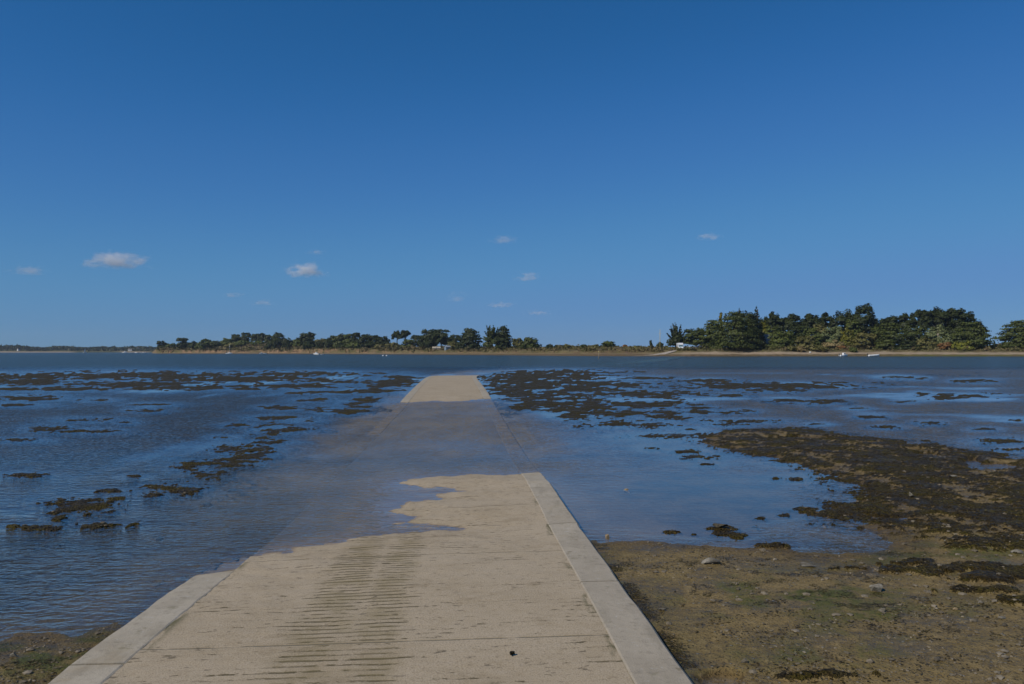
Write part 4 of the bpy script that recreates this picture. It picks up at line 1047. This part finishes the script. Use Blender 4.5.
# --- left island wood
for q in [
 (161.5, 340.3, 5, 22, 'round', 'dark', 'rounded dark tree at the very left tip of the wooded island'),
 (170.5, 341, 6, 24, 'dome', 'mid', 'low green tree second from the left tip of the island'),
 (181.5, 337.2, 7, 30, 'round', 'dark', 'tallest dark tree near the left tip of the island'),
 (192.5, 340.5, 6, 26, 'dome', 'dark', 'dark low tree right of the tallest tree at the island tip'),
 (200, 341, 6, 30, 'dome', 'mid', 'green low tree left of the small peaked tree on the island skyline'),
 (206.5, 338.3, 6, 44, 'round', 'mid', 'small peaked tree on the left island skyline'),
 (216, 339.5, 7, 50, 'dome', 'cyp', 'light green tree sloping up towards the island hill'),
 (226, 337.3, 7, 70, 'dome', 'mid', 'green tree halfway up the slope of the island hill'),
 (236, 334, 6, 90, 'round', 'dark', 'dark tree at the left shoulder of the island hilltop'),
 (246, 331.8, 5.5, 95, 'round', 'dark', 'highest dark tree on the island hilltop'),
 (255.5, 333, 5, 95, 'round', 'dark', 'dark tree next to the right of the highest hilltop tree'),
 (261.5, 332.5, 4.5, 95, 'round', 'dark', 'dark tree second to the right of the highest hilltop tree'),
 (268, 334.2, 5, 95, 'round', 'dark', 'dark tree third to the right of the highest hilltop tree'),
 (243, 339.5, 10, 60, 'dome', 'mid', 'wide green tree on the slope under the highest hilltop tree'),
 (259, 340, 9, 62, 'dome', 'mid', 'wide dark green tree on the slope right of centre of the island hill'),
 (232, 342, 8, 46, 'dome', 'olive', 'olive bushy tree low on the island hill above the moored sailing boat'),
 (278.5, 331.8, 8.5, 40, 'round', 'dark', 'tall dark tree dropping to the beach right of the brown field'),
 (271, 341, 6, 24, 'dome', 'dark', 'dark tree at the beach edge right of the brown field'),
 (289, 337, 7, 36, 'dome', 'dark', 'dark low tree right of the tall beach-edge tree'),
 (298, 337, 7, 40, 'dome', 'mid', 'green tree left of the big round-topped tree on the island'),
 (308, 331.6, 9, 46, 'round', 'dark', 'big round-topped tree in the middle of the island skyline'),
 (312, 339.5, 9, 24, 'dome', 'dark', 'dark tree near the beach under the big round-topped tree'),
 (320.5, 337, 7, 44, 'dome', 'olive', 'olive tree in the dip right of the big round-topped tree'),
 (328, 337.5, 7, 34, 'dome', 'dark', 'dark tree near the beach behind the white motorboat and its tender'),
 (334, 335, 6, 50, 'round', 'mid', 'green tree climbing out of the dip right of the big round-topped tree'),
 (341, 333.3, 6, 50, 'round', 'dark', 'dark tree left of the flat run of treetops on the island'),
 (349, 333.3, 7, 48, 'round', 'mid', 'first green tree of the flat run of treetops on the island'),
 (356.5, 332, 6, 50, 'round', 'dark', 'tree making the small peak in the flat run of treetops'),
 (365, 333.5, 7, 48, 'round', 'dark', 'dark tree just right of the small peak in the flat run of treetops'),
 (374, 334.5, 7, 46, 'round', 'dark', 'dark tree before the last in the flat run of treetops'),
 (383, 336, 6, 44, 'round', 'dark', 'last dark tree of the flat run of treetops, beside the brown slope'),
 (340, 340.5, 8, 26, 'dome', 'cyp', 'green lower tree at the beach below the left of the flat treetops'),
 (353, 340.5, 8, 26, 'dome', 'mid', 'dark green lower tree at the beach below the small peak'),
 (367, 341, 8, 24, 'dome', 'dark', 'very dark lower tree at the beach below the right of the flat treetops')]:
    T('broadleaf_tree', q[6], q[0], q[1], q[2], q[3], q[4], q[5], dens=1.5)

# scrub and long grass that covers the banks
def scrub(n):
    px = RNG.uniform(157, 1080, n); s = RNG.uniform(10.5, 90, n) ** 1.0
    s = 9.0 + 80 * RNG.random(n) ** 1.9
    z = land_z(px, s); Y = shore_y(px) + s; X = (px - CX) / F * Y
    kz = np.interp(px, PROF_PX, BANK)
    dens = fbm(px * .12, s * .09, 77, 4)
    bz_ = np.interp(px, PROF_PX, BEACH)
    k = (z > bz_ * 1.25 + (kz - bz_) * np.where(px < 420, .75 * (fbm(px * .3, px * 0 + 1, 19, 3) - .25) * 2, .25)) & (dens + RNG.uniform(-.12, .12, n) > .46)
    h = (RNG.random(n) ** 1.5) * (.25 + 2.2 * np.clip(dens - .46, 0, .3) * 3) * np.interp(px, [157, 400, 540, 660, 760, 1080], [1.6, 1.4, .8, .6, 1.1, 1.1])
    C = np.stack([X, Y, z + h], -1)[k]
    return C, px[k], Y[k]
C, pxs, Ys = scrub(80000)
V, f = leaf_quads(C, 1.0, .2)
sz = np.repeat((.0009 * Ys)[:, None], 4, 1).reshape(-1, 1)
Cc = np.repeat(C, 4, 0); V = Cc + (V - Cc) * sz
def mat_scrub():
    m, nt, N, L = new_mat('scrub'); b = NB(nt); p = b.pos()
    n = b.noise(p, .055, 4, .6); n2 = b.noise(p, .5, 3, .6); n3 = b.noise(p, 2.2, 2)
    c = b.mix(b.ramp(n, .38, .62), (.075, .080, .024), (.190, .155, .075))
    c = b.mix(b.ramp(n2, .5, .62, 0, .8), c, (.14, .095, .055)); c = b.mix(b.ramp(n2, .45, .3, 0, .7), c, (.060, .068, .020))
    c = b.mix(b.ramp(n3, .5, .75, 0, .6), c, (.25, .205, .115))
    d = b.node('ShaderNodeBsdfDiffuse'); L.new(c, d.inputs['Color']); b.out(d.outputs[0]); return m
tag(link('scrub', np_mesh('scrub', V, f, mat_scrub(), smooth=False)), kind='stuff')

# ------------------------------------------------------------------ far shore across the bay
FY = 1750.0
def mat_far():
    m, nt, N, L = new_mat('far_fields'); b = NB(nt); p = b.pos()
    n = b.noise(b.mapping(p, (.004, .012, 1)), 1, 4); a = b.attr('sand')
    c = b.mix(b.ramp(n, .4, .6), (.05, .06, .025), (.12, .11, .055)); c = b.mix(a, c, (.32, .25, .18))
    pr = b.principled(c, .95, None, .05); b.out(pr.outputs[0]); return m
fpx = np.arange(-620, 760, 3.0); fs = np.array([-40, -6, 0, 12, 30, 34, 60, 120, 260, 420, 600])
FPX, FSS = np.meshgrid(fpx, fs)
fYY = FY + FSS + 60 * (fbm(FPX * .012, FPX * 0, 5) - .5); fXX = (FPX - CX) / F * fYY
fh = np.interp(FSS, fs, [-3, -.4, .3, 1.4, 2.0, 3.2, 4, 5, 7, 8, 4]) + 1.5 * (fbm(FPX * .02, FSS * .01, 9) - .5) * (FSS > 20)
me = np_mesh('far_shore', np.stack([fXX, fYY, fh], -1).reshape(-1, 3), grid_faces(*FPX.shape), mat_far(), {'sand': sstep(2.2, 1.6, fh) * sstep(.35, .55, fbm(FPX * .03, FPX * 0, 14))})
tag(link('far_shore', me), kind='structure')
n = 46000
q = RNG.uniform(-600, 740, n); s = RNG.uniform(30, 260, n)
tp = np.interp(q, [-600, -100, 0, 30, 45, 60, 100, 150, 300, 740], [346, 345.5, 345.8, 347, 347.8, 347.2, 347.2, 347.2, 347, 347.5]) + 2.2 * (fbm(q * .09, q * 0 + 3, 21, 4) - .5) + 1.2 * (fbm(q * .4, q * 0 + 3, 22, 2) - .5)
Yq = FY + s + 60 * (fbm(q * .012, q * 0, 5) - .5)
gap = fbm(q * .05, s * .012, 25, 3)
ztop = zat(tp, Yq) * np.clip(.55 + (s - 30) / 180, .45, 1)
zb = np.interp(s, fs, [-3, -.4, .3, 1.4, 2.0, 3.2, 4, 5, 7, 8, 4])
zq = zb + (np.maximum(ztop, zb + 1) - zb) * RNG.random(n) ** .6
k = gap > np.where(s < 80, .45, .30)
C = np.stack([(q - CX) / F * Yq, Yq, zq], -1)[k]
V, f = leaf_quads(C, 2.4, .2)
tag(link('far_wood', np_mesh('far_wood', V, f, LEAF['dark'], smooth=False)), kind='stuff')

# ------------------------------------------------------------------ buildings
M_WALL_W = plain('wall_white', (.74, .72, .67), .8, .1, .05, .6); M_SLATE = plain('slate', (.20, .19, .185), .95, .05, .2, 1.5)
M_STONE = plain('wall_stone', (.36, .30, .24), .9, .1, .2, 1.2); M_GLASS = plain('window_glass', (.04, .05, .06), .15, .6, .1, 1)
M_CREAM = plain('cream_boards', (.46, .35, .21), .8, .1, .1, .8); M_CREAM_ROOF = plain('cream_roof', (.42, .36, .26), .8, .1, .12, .8)
M_BLUEGREY = plain('blue_boards', (.20, .26, .31), .8, .1, .1, .8); M_BRICK = plain('chimney_brick', (.42, .24, .16), .9, .1, .2, 3)
def house(name, label, X, Y, z, w, d, hw, hr, rz, wall, roof, chim=False, wins=(), door=True):
    t = thing(name, label, 'house' if 'house' in name else 'hut', (X, Y, z), rz)
    bm = bmesh.new(); add_box(bm, (0, 0, hw / 2 - .3), (w, d, hw + .6))
    for s in (-1, 1):
        x = s * (w / 2 - .001)
        a = [bm.verts.new((x, y, zz)) for y, zz in ((-d / 2 + .01, hw - .01), (d / 2 - .01, hw - .01), (0, hw + hr - .05))]
        bb = [bm.verts.new((x - s * .25, v.co.y, v.co.z)) for v in a]
        bm.faces.new(a); bm.faces.new(bb[::-1])
        for i in range(3): bm.faces.new((a[i], a[(i + 1) % 3], bb[(i + 1) % 3], bb[i]))
    bm_obj('wall', bm, wall, t)
    bm = bmesh.new(); e = .3; th = .16
    for s in (-1, 1):
        p = [(-w / 2 - e, s * (d / 2 + e), hw - e * hr / (d / 2)), (w / 2 + e, s * (d / 2 + e), hw - e * hr / (d / 2)), (w / 2 + e, 0, hw + hr), (-w / 2 - e, 0, hw + hr)]
        lo = [bm.verts.new(v) for v in p]; up = [bm.verts.new((v[0], v[1], v[2] + th)) for v in p]
        bm.faces.new(up); bm.faces.new(lo[::-1])
        for i in range(4): bm.faces.new((lo[i], lo[(i + 1) % 4], up[(i + 1) % 4], up[i]))
    r = bm_obj('roof', bm, roof, t)
    if chim:
        bm = bmesh.new(); add_box(bm, (-w / 2 + .5, 0, hw + hr + .3), (.7, .9, 1.6), .04); add_box(bm, (-w / 2 + .5, 0, hw + hr + 1.16), (.8, 1.0, .14))
        for k in (-.2, .2): add_tube(bm, [(-w / 2 + .5, k, hw + hr + 1.2), (-w / 2 + .5, k, hw + hr + 1.5)], [.12, .1], 8)
        bm_obj('chimney', bm, M_BRICK, r)
    for (x, zz, ww, hh) in wins:
        bm = bmesh.new(); y = -d / 2
        for cc, ss in (((x, y - .03, zz + hh / 2), (ww + .12, .09, .07)), ((x, y - .03, zz - hh / 2), (ww + .2, .14, .08)), ((x - ww / 2, y - .03, zz), (.07, .08, hh - .08)), ((x + ww / 2, y - .03, zz), (.07, .08, hh - .08)), ((x, y - .025, zz), (.05, .06, hh - .08))):
            add_box(bm, cc, ss)
        fo = bm_obj('window', bm, M_WALL_W, t)
        bm = bmesh.new(); add_box(bm, (x, y - .012, zz), (ww - .05, .02, hh - .06)); bm_obj('pane', bm, M_GLASS, fo)
    if door:
        bm = bmesh.new(); add_box(bm, (0, -d / 2 - .03, 1.0), (.9, .06, 2.0), .01); bm_obj('door', bm, M_BLUEGREY, t)
    return t
X, Y, z = land_pt(765, 48); hz_ = zat(334.6, Y) - z
house('stone_house', 'stone house with steep grey slate roof and brick chimney among the right-hand trees', X, Y, z, 5.6, 6.6, hz_ - 4.2, 4.2, math.radians(24), M_STONE, M_SLATE, True, [(-1.7, 1.6, .9, 1.2), (1.7, 1.6, .9, 1.2)])
X, Y, z = land_pt(436.5, 22); house('beach_hut', 'low cream hut with a pale roof under the large domed pines', X, Y, z, 5.2, 3.2, 1.5, .8, 0.05, M_CREAM, M_CREAM_ROOF, False, [(-1.7, 1.1, .8, .7), (1.7, 1.1, .8, .7)])
X, Y, z = land_pt(447.3, 26); house('beach_shed', 'small blue-grey shed with a light roof right of the cream hut', X, Y, z, 3.2, 3.0, 2.2, .8, math.radians(30), M_BLUEGREY, plain('zinc', (.24, .27, .30), .6, .3), False, [(1.0, 1.3, .6, .7)])
def far_house(px, s, w, hw, hr, label, rz=0.1):
    Y = FY + s; z = float(np.interp(s, fs, [-3, -.4, .3, 1.4, 2.0, 3.2, 4, 5, 7, 8, 4]))
    house('white_house', label, (px - CX) / F * Y, Y, z, w, w * .6, hw, hr, rz, M_WALL_W, M_SLATE, True, [(-w * .3, hw * .5, w * .1, 1.3), (w * .3, hw * .5, w * .1, 1.3)])
far_house(18.5, 34, 5.5, 3.0, 2.6, 'white gabled house on the far hazy shore at the left edge of the photo', 1.4)
far_house(130.3, 34, 8.0, 3.0, 2.0, 'white house on the far shore just left of the wooded island, left of two')
far_house(138, 60, 6.0, 5.0, 2.0, 'taller white house on the far shore just left of the wooded island, right of two', 1.3)

# ------------------------------------------------------------------ boats, vehicles, posts
M_GEL = plain('white_gelcoat', (.80, .80, .78), .3, .5, .03, 1); M_GREY = plain('grey_trim', (.22, .23, .25), .5, .4, .1, 2)
M_DARKT = plain('black_trim', (.02, .02, .022), .45, .4, .1, 2); M_BLUE = plain('blue_paint', (.05, .10, .30), .35, .5, .05, 2)
M_ALU = plain('aluminium', (.55, .55, .55), .35, .5, .05, 2, .6); M_PALEBLUE = plain('glass_painted_sky', (.34, .55, .60), .15, .6, .06, 2)  # pale aqua: the windscreen's sky reflection painted into the glass colour
M_YELLOW = plain('yellow_paint', (.55, .45, .16), .6, .3, .1, 2); M_WOOD = plain('weathered_wood', (.26, .22, .16), .9, .1, .2, 4)
M_RUBBER = plain('tyre_rubber', (.02, .02, .02), .8, .2, .1, 6); M_INT = plain('boat_interior', (.55, .55, .52), .6, .3, .05, 2)

def hull_mesh(L, B, H, draft=.25, open_=False):
    bm = bmesh.new(); n = 13; rings = []
    for i in range(n):
        t = i / (n - 1); x = -L / 2 + L * t
        hb = B / 2 * (1 - max(0, (t - .35) / .65) ** 2.3) * (.86 + .14 * min(1, t / .3)); hb = max(hb, .02)
        sh = H * (1 + .38 * t ** 2); keel = -draft * (1 - t ** 3 * 1.0) + t ** 4 * H * .35
        rings.append([bm.verts.new((x + (.35 * L * .12 * t ** 3 * k), y, zz)) for y, zz, k in ((-hb, sh, 1), (-hb * .96, sh * .55, .7), (-hb * .8, keel * .3, .3), (0, keel, 0), (hb * .8, keel * .3, .3), (hb * .96, sh * .55, .7), (hb, sh, 1))])
    for i in range(n - 1):
        for j in range(6): bm.faces.new((rings[i][j], rings[i + 1][j], rings[i + 1][j + 1], rings[i][j + 1]))
    bm.faces.new(rings[0]); bm.faces.new(rings[-1][::-1])
    for i in range(n - 1):
        if open_:
            pass
        else: bm.faces.new((rings[i][6], rings[i + 1][6], rings[i + 1][0], rings[i][0]))
    if open_:
        inn = []
        for i in range(n):
            r = rings[i]; k = .86
            lo = r[0].co.z - H * .62
            inn.append([bm.verts.new((r[0].co.x * .985, r[0].co.y * k, r[0].co.z)), bm.verts.new((r[0].co.x * .96, r[0].co.y * k * .8, lo)), bm.verts.new((r[6].co.x * .96, r[6].co.y * k * .8, lo)), bm.verts.new((r[6].co.x * .985, r[6].co.y * k, r[6].co.z))])
        for i in range(n - 1):
            a, c = inn[i], inn[i + 1]
            bm.faces.new((rings[i][0], rings[i + 1][0], c[0], a[0])); bm.faces.new((rings[i][6], rings[i + 1][6], c[3], a[3]))
            for j in range(3): bm.faces.new((a[j], c[j], c[j + 1], a[j + 1]))
        bm.faces.new(inn[0]); bm.faces.new(inn[-1])
        bm.faces.new((rings[0][0], inn[0][0], inn[0][3], rings[0][6])); bm.faces.new((rings[-1][0], inn[-1][0], inn[-1][3], rings[-1][6]))
    return bm
def outboard(t, L, H):
    bm = bmesh.new(); add_box(bm, (-L / 2 - .22, 0, H + .28), (.34, .26, .42), .06); add_box(bm, (-L / 2 - .22, 0, H * .2), (.14, .12, H + .6), .03)
    bm_obj('outboard_motor', bm, M_DARKT, t)
def motorboat(label, X, Y, z, L, rz, cabin=True, name='motorboat'):
    B = L * .38; H = L * .16
    t = thing(name, label, 'boat', (X, Y, z), rz)
    bm_obj('hull', hull_mesh(L, B, H), M_GEL, t, True)
    bm = bmesh.new(); add_tube(bm, [(-L / 2, -B * .44, H * 1.0), (0, -B * .505, H * 1.09), (L * .3, -B * .36, H * 1.25), (L * .53, 0, H * 1.42), (L * .3, B * .36, H * 1.25), (0, B * .505, H * 1.09), (-L / 2, B * .44, H * 1.0)], [.035] * 7, 6)
    bm_obj('rubbing_strake', bm, M_GREY, t, True)
    if cabin:
        bm = bmesh.new(); add_box(bm, (L * .06, 0, H * 1.05 + L * .10), (L * .34, B * .66, L * .21), .08, 0, .82); c = bm_obj('cabin', bm, M_GEL, t, True)
        bm = bmesh.new()
        for s in (-1, 1): add_box(bm, (L * .05, s * B * .305, H * 1.05 + L * .125), (L * .22, .03, L * .075))
        add_box(bm, (L * .222, 0, H * 1.05 + L * .125), (.03, B * .46, L * .08)); bm_obj('window', bm, M_GLASS, c)
    outboard(t, L, H); return t
def dinghy(label, X, Y, z, L, rz, motor=False):
    B = L * .42; H = L * .15
    t = thing('dinghy', label, 'boat', (X, Y, z), rz)
    bm_obj('hull', hull_mesh(L, B, H, .15, True), M_GEL, t, True)
    bm = bmesh.new()
    for x in (-.22, .12): add_box(bm, (L * x, 0, H * .8), (.24, B * .82, .04))
    bm_obj('thwart', bm, M_WOOD, t)
    if motor: outboard(t, L, H)
    return t
def sailboat(label, X, Y, z, L, rz, mast, sail=False):
    B = L * .32; H = L * .13
    t = thing('sailing_boat', label, 'boat', (X, Y, z), rz)
    bm_obj('hull', hull_mesh(L, B, H), M_GEL, t, True)
    bm = bmesh.new(); add_box(bm, (L * .04, 0, H * 1.1 + .22), (L * .4, B * .56, .5), .08, 0, .85); c = bm_obj('cabin', bm, M_GEL, t, True)
    bm = bmesh.new()
    for s in (-1, 1): add_box(bm, (L * .04, s * B * .262, H * 1.1 + .27), (L * .26, .03, .16))
    bm_obj('window', bm, M_GLASS, c)
    bm = bmesh.new(); add_tube(bm, [(L * .1, 0, H), (L * .1, 0, mast)], [.10, .06], 8); m = bm_obj('mast', bm, M_ALU, t, True)
    bm = bmesh.new(); add_tube(bm, [(L * .1, 0, H + 1.0), (-L * .36, 0, H + 1.0)], [.06, .05], 8); bm_obj('boom', bm, M_ALU, t, True)
    bm = bmesh.new()
    for e in ((L * .54, 0, H * 1.35), (-L * .48, 0, H), (L * .05, B * .48, H), (L * .05, -B * .48, H)): add_tube(bm, [(L * .1, 0, mast - .1), e], [.012, .012], 4)
    bm_obj('rigging', bm, M_ALU, t)
    if sail:
        bm = bmesh.new(); N = 8
        for sgn in (0, .03):
            g = []
            for i in range(N + 1):
                v = i / N; row = []
                for j in range(N + 1):
                    uu = j / N; x = L * .1 - .1 - (L * .46) * (1 - v) * uu
                    row.append(bm.verts.new((x, .28 * math.sin(math.pi * uu) * (1 - v * .6) + sgn, H + 1.1 + (mast - H - 1.3) * v)))
                g.append(row)
            for i in range(N):
                for j in range(N):
                    try: bm.faces.new((g[i][j], g[i][j + 1], g[i + 1][j + 1], g[i + 1][j]))
                    except ValueError: pass
        bm_obj('sail', bm, plain('sailcloth', (.80, .79, .75), .8, .1, .03, 1), t, True)
    return t
def wpt(px, Y): return ((px - CX) / F * Y, Y)
x, y = wpt(316.5, 500); motorboat('white motorboat with a cabin moored off the wooded island, beside its tender', x, y, .0, 4.0, math.radians(160))
x, y = wpt(322.3, 505); dinghy('small white tender floating just right of the moored motorboat', x, y, .02, 2.0, math.radians(30))
x, y = wpt(229, 690); sailboat('white sailing boat with a bare mast moored off the brown field of the island', x, y, 0, 5.2, math.radians(8), 8.2)
x, y = wpt(261.2, 690); motorboat('white motorboat moored off the island, left of a close pair', x, y, 0, 3.4, math.radians(15))
x, y = wpt(265.2, 692); motorboat('white motorboat moored off the island, right of a close pair', x, y, 0, 3.0, math.radians(200), cabin=False)
x, y = wpt(85, 1250); sailboat('sailing boat with its white sail up far off on the left', x, y, 0, 5.5, math.radians(60), 7.5, True)
x, y = wpt(124.7, 1150); motorboat('white boat moored far off left of the island tip, longest of three in a row', x, y, 0, 6.4, math.radians(5))
x, y = wpt(136, 1150); motorboat('white boat moored far off left of the island tip, middle of three in a row', x, y, 0, 4.2, math.radians(170), False)
x, y = wpt(144, 1150); motorboat('white boat moored far off left of the island tip, nearest the island of three', x, y, 0, 4.2, math.radians(10), False)
x, y = wpt(843.5, 325); motorboat('white motorboat with a cabin afloat at the right-hand beach', x, y, 0, 3.9, math.radians(20))
x, y = wpt(873.5, 318); dinghy('long low white open boat afloat at the right-hand beach', x, y, .02, 4.5, math.radians(4), True)
X, Y, z = land_pt(810, 8); dinghy('short white dinghy pulled up on the sand of the right-hand beach', X, Y, z + .12, 2.2, math.radians(75))
def buoy(px, label):
    x, y = wpt(px, 350); t = thing('mooring_buoy', label, 'buoy', (x, y, 0))
    bm = bmesh.new(); bmesh.ops.create_uvsphere(bm, u_segments=16, v_segments=10, radius=.34)
    for v in bm.verts: v.co.z = v.co.z * .92 + .16
    bm_obj('float', bm, M_GEL, t, True)
    bm = bmesh.new(); add_tube(bm, [(0, 0, .44), (0, 0, .6)], [.05, .04], 8); add_tube(bm, [(-.09, 0, .6), (0, 0, .7), (.09, 0, .6)], [.02] * 3, 6); bm_obj('ring', bm, M_GREY, t)
buoy(383, 'white mooring buoy off the sandy foot of the brown slope, left of a pair'); buoy(386.6, 'white mooring buoy off the sandy foot of the brown slope, right of a pair')
# channel pole in the water and mast on the spit
x, y = wpt(598.5, 214); t = thing('channel_pole', 'thin pale yellow pole standing in the water in front of the low spit', 'pole', (x, y, -.9))
bm = bmesh.new(); add_tube(bm, [(0, 0, -.3), (0, 0, 1.4), (.03, 0, 3.0)], [.085, .08, .06], 8); bm_obj('shaft', bm, M_WOOD, t, True)
bm = bmesh.new(); add_tube(bm, [(.03, 0, 2.55), (.03, 0, 2.95)], [.10, .09], 10); bm_obj('topmark', bm, M_YELLOW, t, True)
X, Y, z = land_pt(660, 40); t = thing('signal_mast', 'tall thin pale mast on the low spit left of the spiky cypress', 'mast', (X, Y, z)); hm = zat(329.5, Y) - z
bm = bmesh.new(); add_tube(bm, [(0, 0, -.4), (0, 0, hm * .5), (0, 0, hm)], [.15, .12, .08], 8); bm_obj('shaft', bm, M_YELLOW, t, True)
bm = bmesh.new(); add_tube(bm, [(-.7, 0, hm * .8), (.7, 0, hm * .8)], [.05, .05], 6); bm_obj('yard', bm, M_YELLOW, t)

def wheels(t, xs, half, r):
    for xx in xs:
        for s in (-1, 1):
            bm = bmesh.new(); add_tube(bm, [(xx, s * half, r), (xx, s * (half - .2), r)], [r, r], 18); w_ = bm_obj('wheel', bm, M_RUBBER, t, False)
            bm = bmesh.new(); add_tube(bm, [(xx, s * (half + .012), r), (xx, s * (half - .1), r)], [r * .6, r * .6], 14); bm_obj('rim', bm, M_ALU, w_, False)
# camper van, nose towards the water
X, Y, z = land_pt(680, 17); t = thing('camper_van', 'white high-roofed camper van parked nose to the water at the top of the slipway', 'van', (X, Y, z), math.radians(-92))
def profile(pts, w, bev=.08):
    bm = bmesh.new(); a = [bm.verts.new((x, -w / 2, zz)) for x, zz in pts]; bb = [bm.verts.new((x, w / 2, zz)) for x, zz in pts]
    bm.faces.new(a); bm.faces.new(bb[::-1]); n = len(pts)
    for i in range(n): bm.faces.new((a[i], bb[i], bb[(i + 1) % n], a[(i + 1) % n]))
    bmesh.ops.recalc_face_normals(bm, faces=bm.faces)
    bmesh.ops.bevel(bm, geom=list(bm.edges), offset=bev, segments=2, affect='EDGES', profile=.6)
    return bm
bm_obj('body', profile([(-2.9, .35), (2.75, .35), (2.8, .95), (2.2, 1.15), (1.75, 1.95), (2.15, 2.1), (2.0, 2.85), (1.5, 3.0), (-2.9, 2.95)], 2.15), M_GEL, t)
bm = bmesh.new(); a = [bm.verts.new(v) for v in ((2.185, -.92, 1.22), (2.185, .92, 1.22), (1.80, .86, 1.92), (1.80, -.86, 1.92))]; bm.faces.new(a)
bmesh.ops.solidify(bm, geom=list(bm.faces), thickness=-.03); bm_obj('windscreen', bm, M_PALEBLUE, t)
bm = bmesh.new(); add_box(bm, (2.76, 0, .5), (.14, 2.0, .26), .04); bm_obj('bumper', bm, M_DARKT, t)
for s in (-1, 1):
    bm = bmesh.new(); add_box(bm, (2.74, s * .82, .88), (.1, .3, .18), .03); bm_obj('headlight', bm, M_PALEBLUE, t)
    bm = bmesh.new(); add_box(bm, (1.6, s * 1.08, 1.5), (.7, .03, .5)); add_box(bm, (-.6, s * 1.08, 2.0), (1.1, .03, .5)); bm_obj('window', bm, M_GLASS, t)
wheels(t, (-1.8, 1.75), 1.05, .36)
def car(label, px, s, rz, paint):
    X, Y, z = land_pt(px, s); t = thing('parked_car', label, 'car', (X, Y, z), rz)
    bm_obj('body', profile([(-2.0, .28), (2.0, .28), (2.05, .62), (1.95, .78), (.95, .92), (-1.9, .98), (-2.05, .75)], 1.72, .06), paint, t)
    bm_obj('cabin', profile([(-1.75, .95), (1.0, .9), (.25, 1.42), (-1.35, 1.46)], 1.5, .06), paint, t)
    bm = bmesh.new()
    for sd in (-1, 1): 
        a = [bm.verts.new((x, sd * .762, zz)) for x, zz in ((-1.45, 1.02), (.72, .98), (.18, 1.36), (-1.22, 1.39))]; bm.faces.new(a)
    a = [bm.verts.new(v) for v in ((.90, -.62, 1.0), (.90, .62, 1.0), (.36, .58, 1.385), (.36, -.58, 1.385))]; bm.faces.new(a)
    bm_obj('window', bm, M_GLASS, t)
    wheels(t, (-1.25, 1.25), .88, .31)
    for sd in (-1, 1):
        bm = bmesh.new(); add_box(bm, (2.02, sd * .62, .66), (.08, .3, .13), .02); bm_obj('headlight', bm, M_PALEBLUE, t)
car('white car parked beside the camper van near the slipway', 689, 20, math.radians(-150), M_GEL)
car('blue car parked right of the white car near the slipway', 697, 25, math.radians(-160), M_BLUE)

# ------------------------------------------------------------------ clouds
def cloud(px, py, hw, hh, dens, label, seed, D=5200.0):
    X = (px - CX) / F * D; z = zat(py, D); rx = hw * D / F; rz = hh * D / F
    m, nt, N, L = new_mat('cloud'); b = NB(nt); o = b.obj()
    sx = b.node('ShaderNodeSeparateXYZ'); L.new(o, sx.inputs[0])
    ln = b.node('ShaderNodeVectorMath', operation='LENGTH'); L.new(o, ln.inputs[0])
    wrp = b.mapping(o, (hw / hh * .55, .9, 1.0), loc=(seed * 3.7, seed * 1.3, 0))
    n = b.noise(wrp, 1.9, 5, .62)
    prof = b.math('SUBTRACT', 1.0, ln.outputs['Value'])
    d = b.math('ADD', b.math('MULTIPLY', prof, 1.2), b.math('MULTIPLY', b.math('SUBTRACT', n, .62), 3.0))
    d = b.ramp(d, .0, 1.15)
    d = b.math('MULTIPLY', d, b.ramp(sx.outputs[2], -.62, -.30))
    v = b.node('ShaderNodeVolumeScatter'); v.inputs['Color'].default_value = (1, .98, .98, 1); v.inputs['Anisotropy'].default_value = -.2
    L.new(b.math('MULTIPLY', d, dens * 2.2 / (rz * 1.2)), v.inputs['Density']); b.out(None, v.outputs[0])
    bm = bmesh.new(); bmesh.ops.create_icosphere(bm, subdivisions=3, radius=1.0)
    ob = bm_obj('cloud', bm, m, None, True, (X, D, z)); ob.scale = (rx, rx * .5, rz)
    tag(ob, label, 'cloud')
cloud(116, 261, 45, 14.5, 1.05, 'widest bright white cloud low in the left sky', 1)
cloud(27, 271, 28, 8, .26, 'faint mauve cloud at the far left below the widest cloud', 2)
cloud(306, 271, 27, 13, 1.5, 'small bright peaked cloud above the island', 3)
cloud(316, 252, 13, 5, .25, 'faint reddish wisp just above the small peaked cloud', 4)
cloud(504, 240, 18, 7, .32, 'small pinkish cloud, upper one over the causeway', 5)
cloud(529, 277, 20, 8, .38, 'small pinkish cloud, lower one over the causeway', 6)
cloud(709, 237, 18, 6, .34, 'lone small pinkish cloud right of centre', 7)
cloud(233, 295, 15, 5, .2, 'faint grey wisp left of and below the small peaked cloud', 8)
cloud(500, 305, 22, 5, .2, 'thin grey streak low above the trees in the middle', 9)
cloud(457, 298, 18, 8, .18, 'faint grey smudge left of the thin streak in the middle', 10)
cloud(538, 313, 20, 4.6, .18, 'thin grey streak lowest of those over the flat-topped tree', 11)
cloud(262, 303, 18, 4.8, .18, 'thin grey streak low over the island hill', 12)

# ------------------------------------------------------------------ air
m, nt, N, L = new_mat('haze'); b = NB(nt)
pv = b.node('ShaderNodeVolumePrincipled'); pv.inputs['Color'].default_value = (.75, .86, 1, 1); pv.inputs['Density'].default_value = .00007; pv.inputs['Anisotropy'].default_value = .2
b.out(None, pv.outputs[0])
bm = bmesh.new(); add_box(bm, (-200, 1270, 27), (7200, 2640, 66)); h = bm_obj('haze', bm, m); tag(h, kind='stuff')
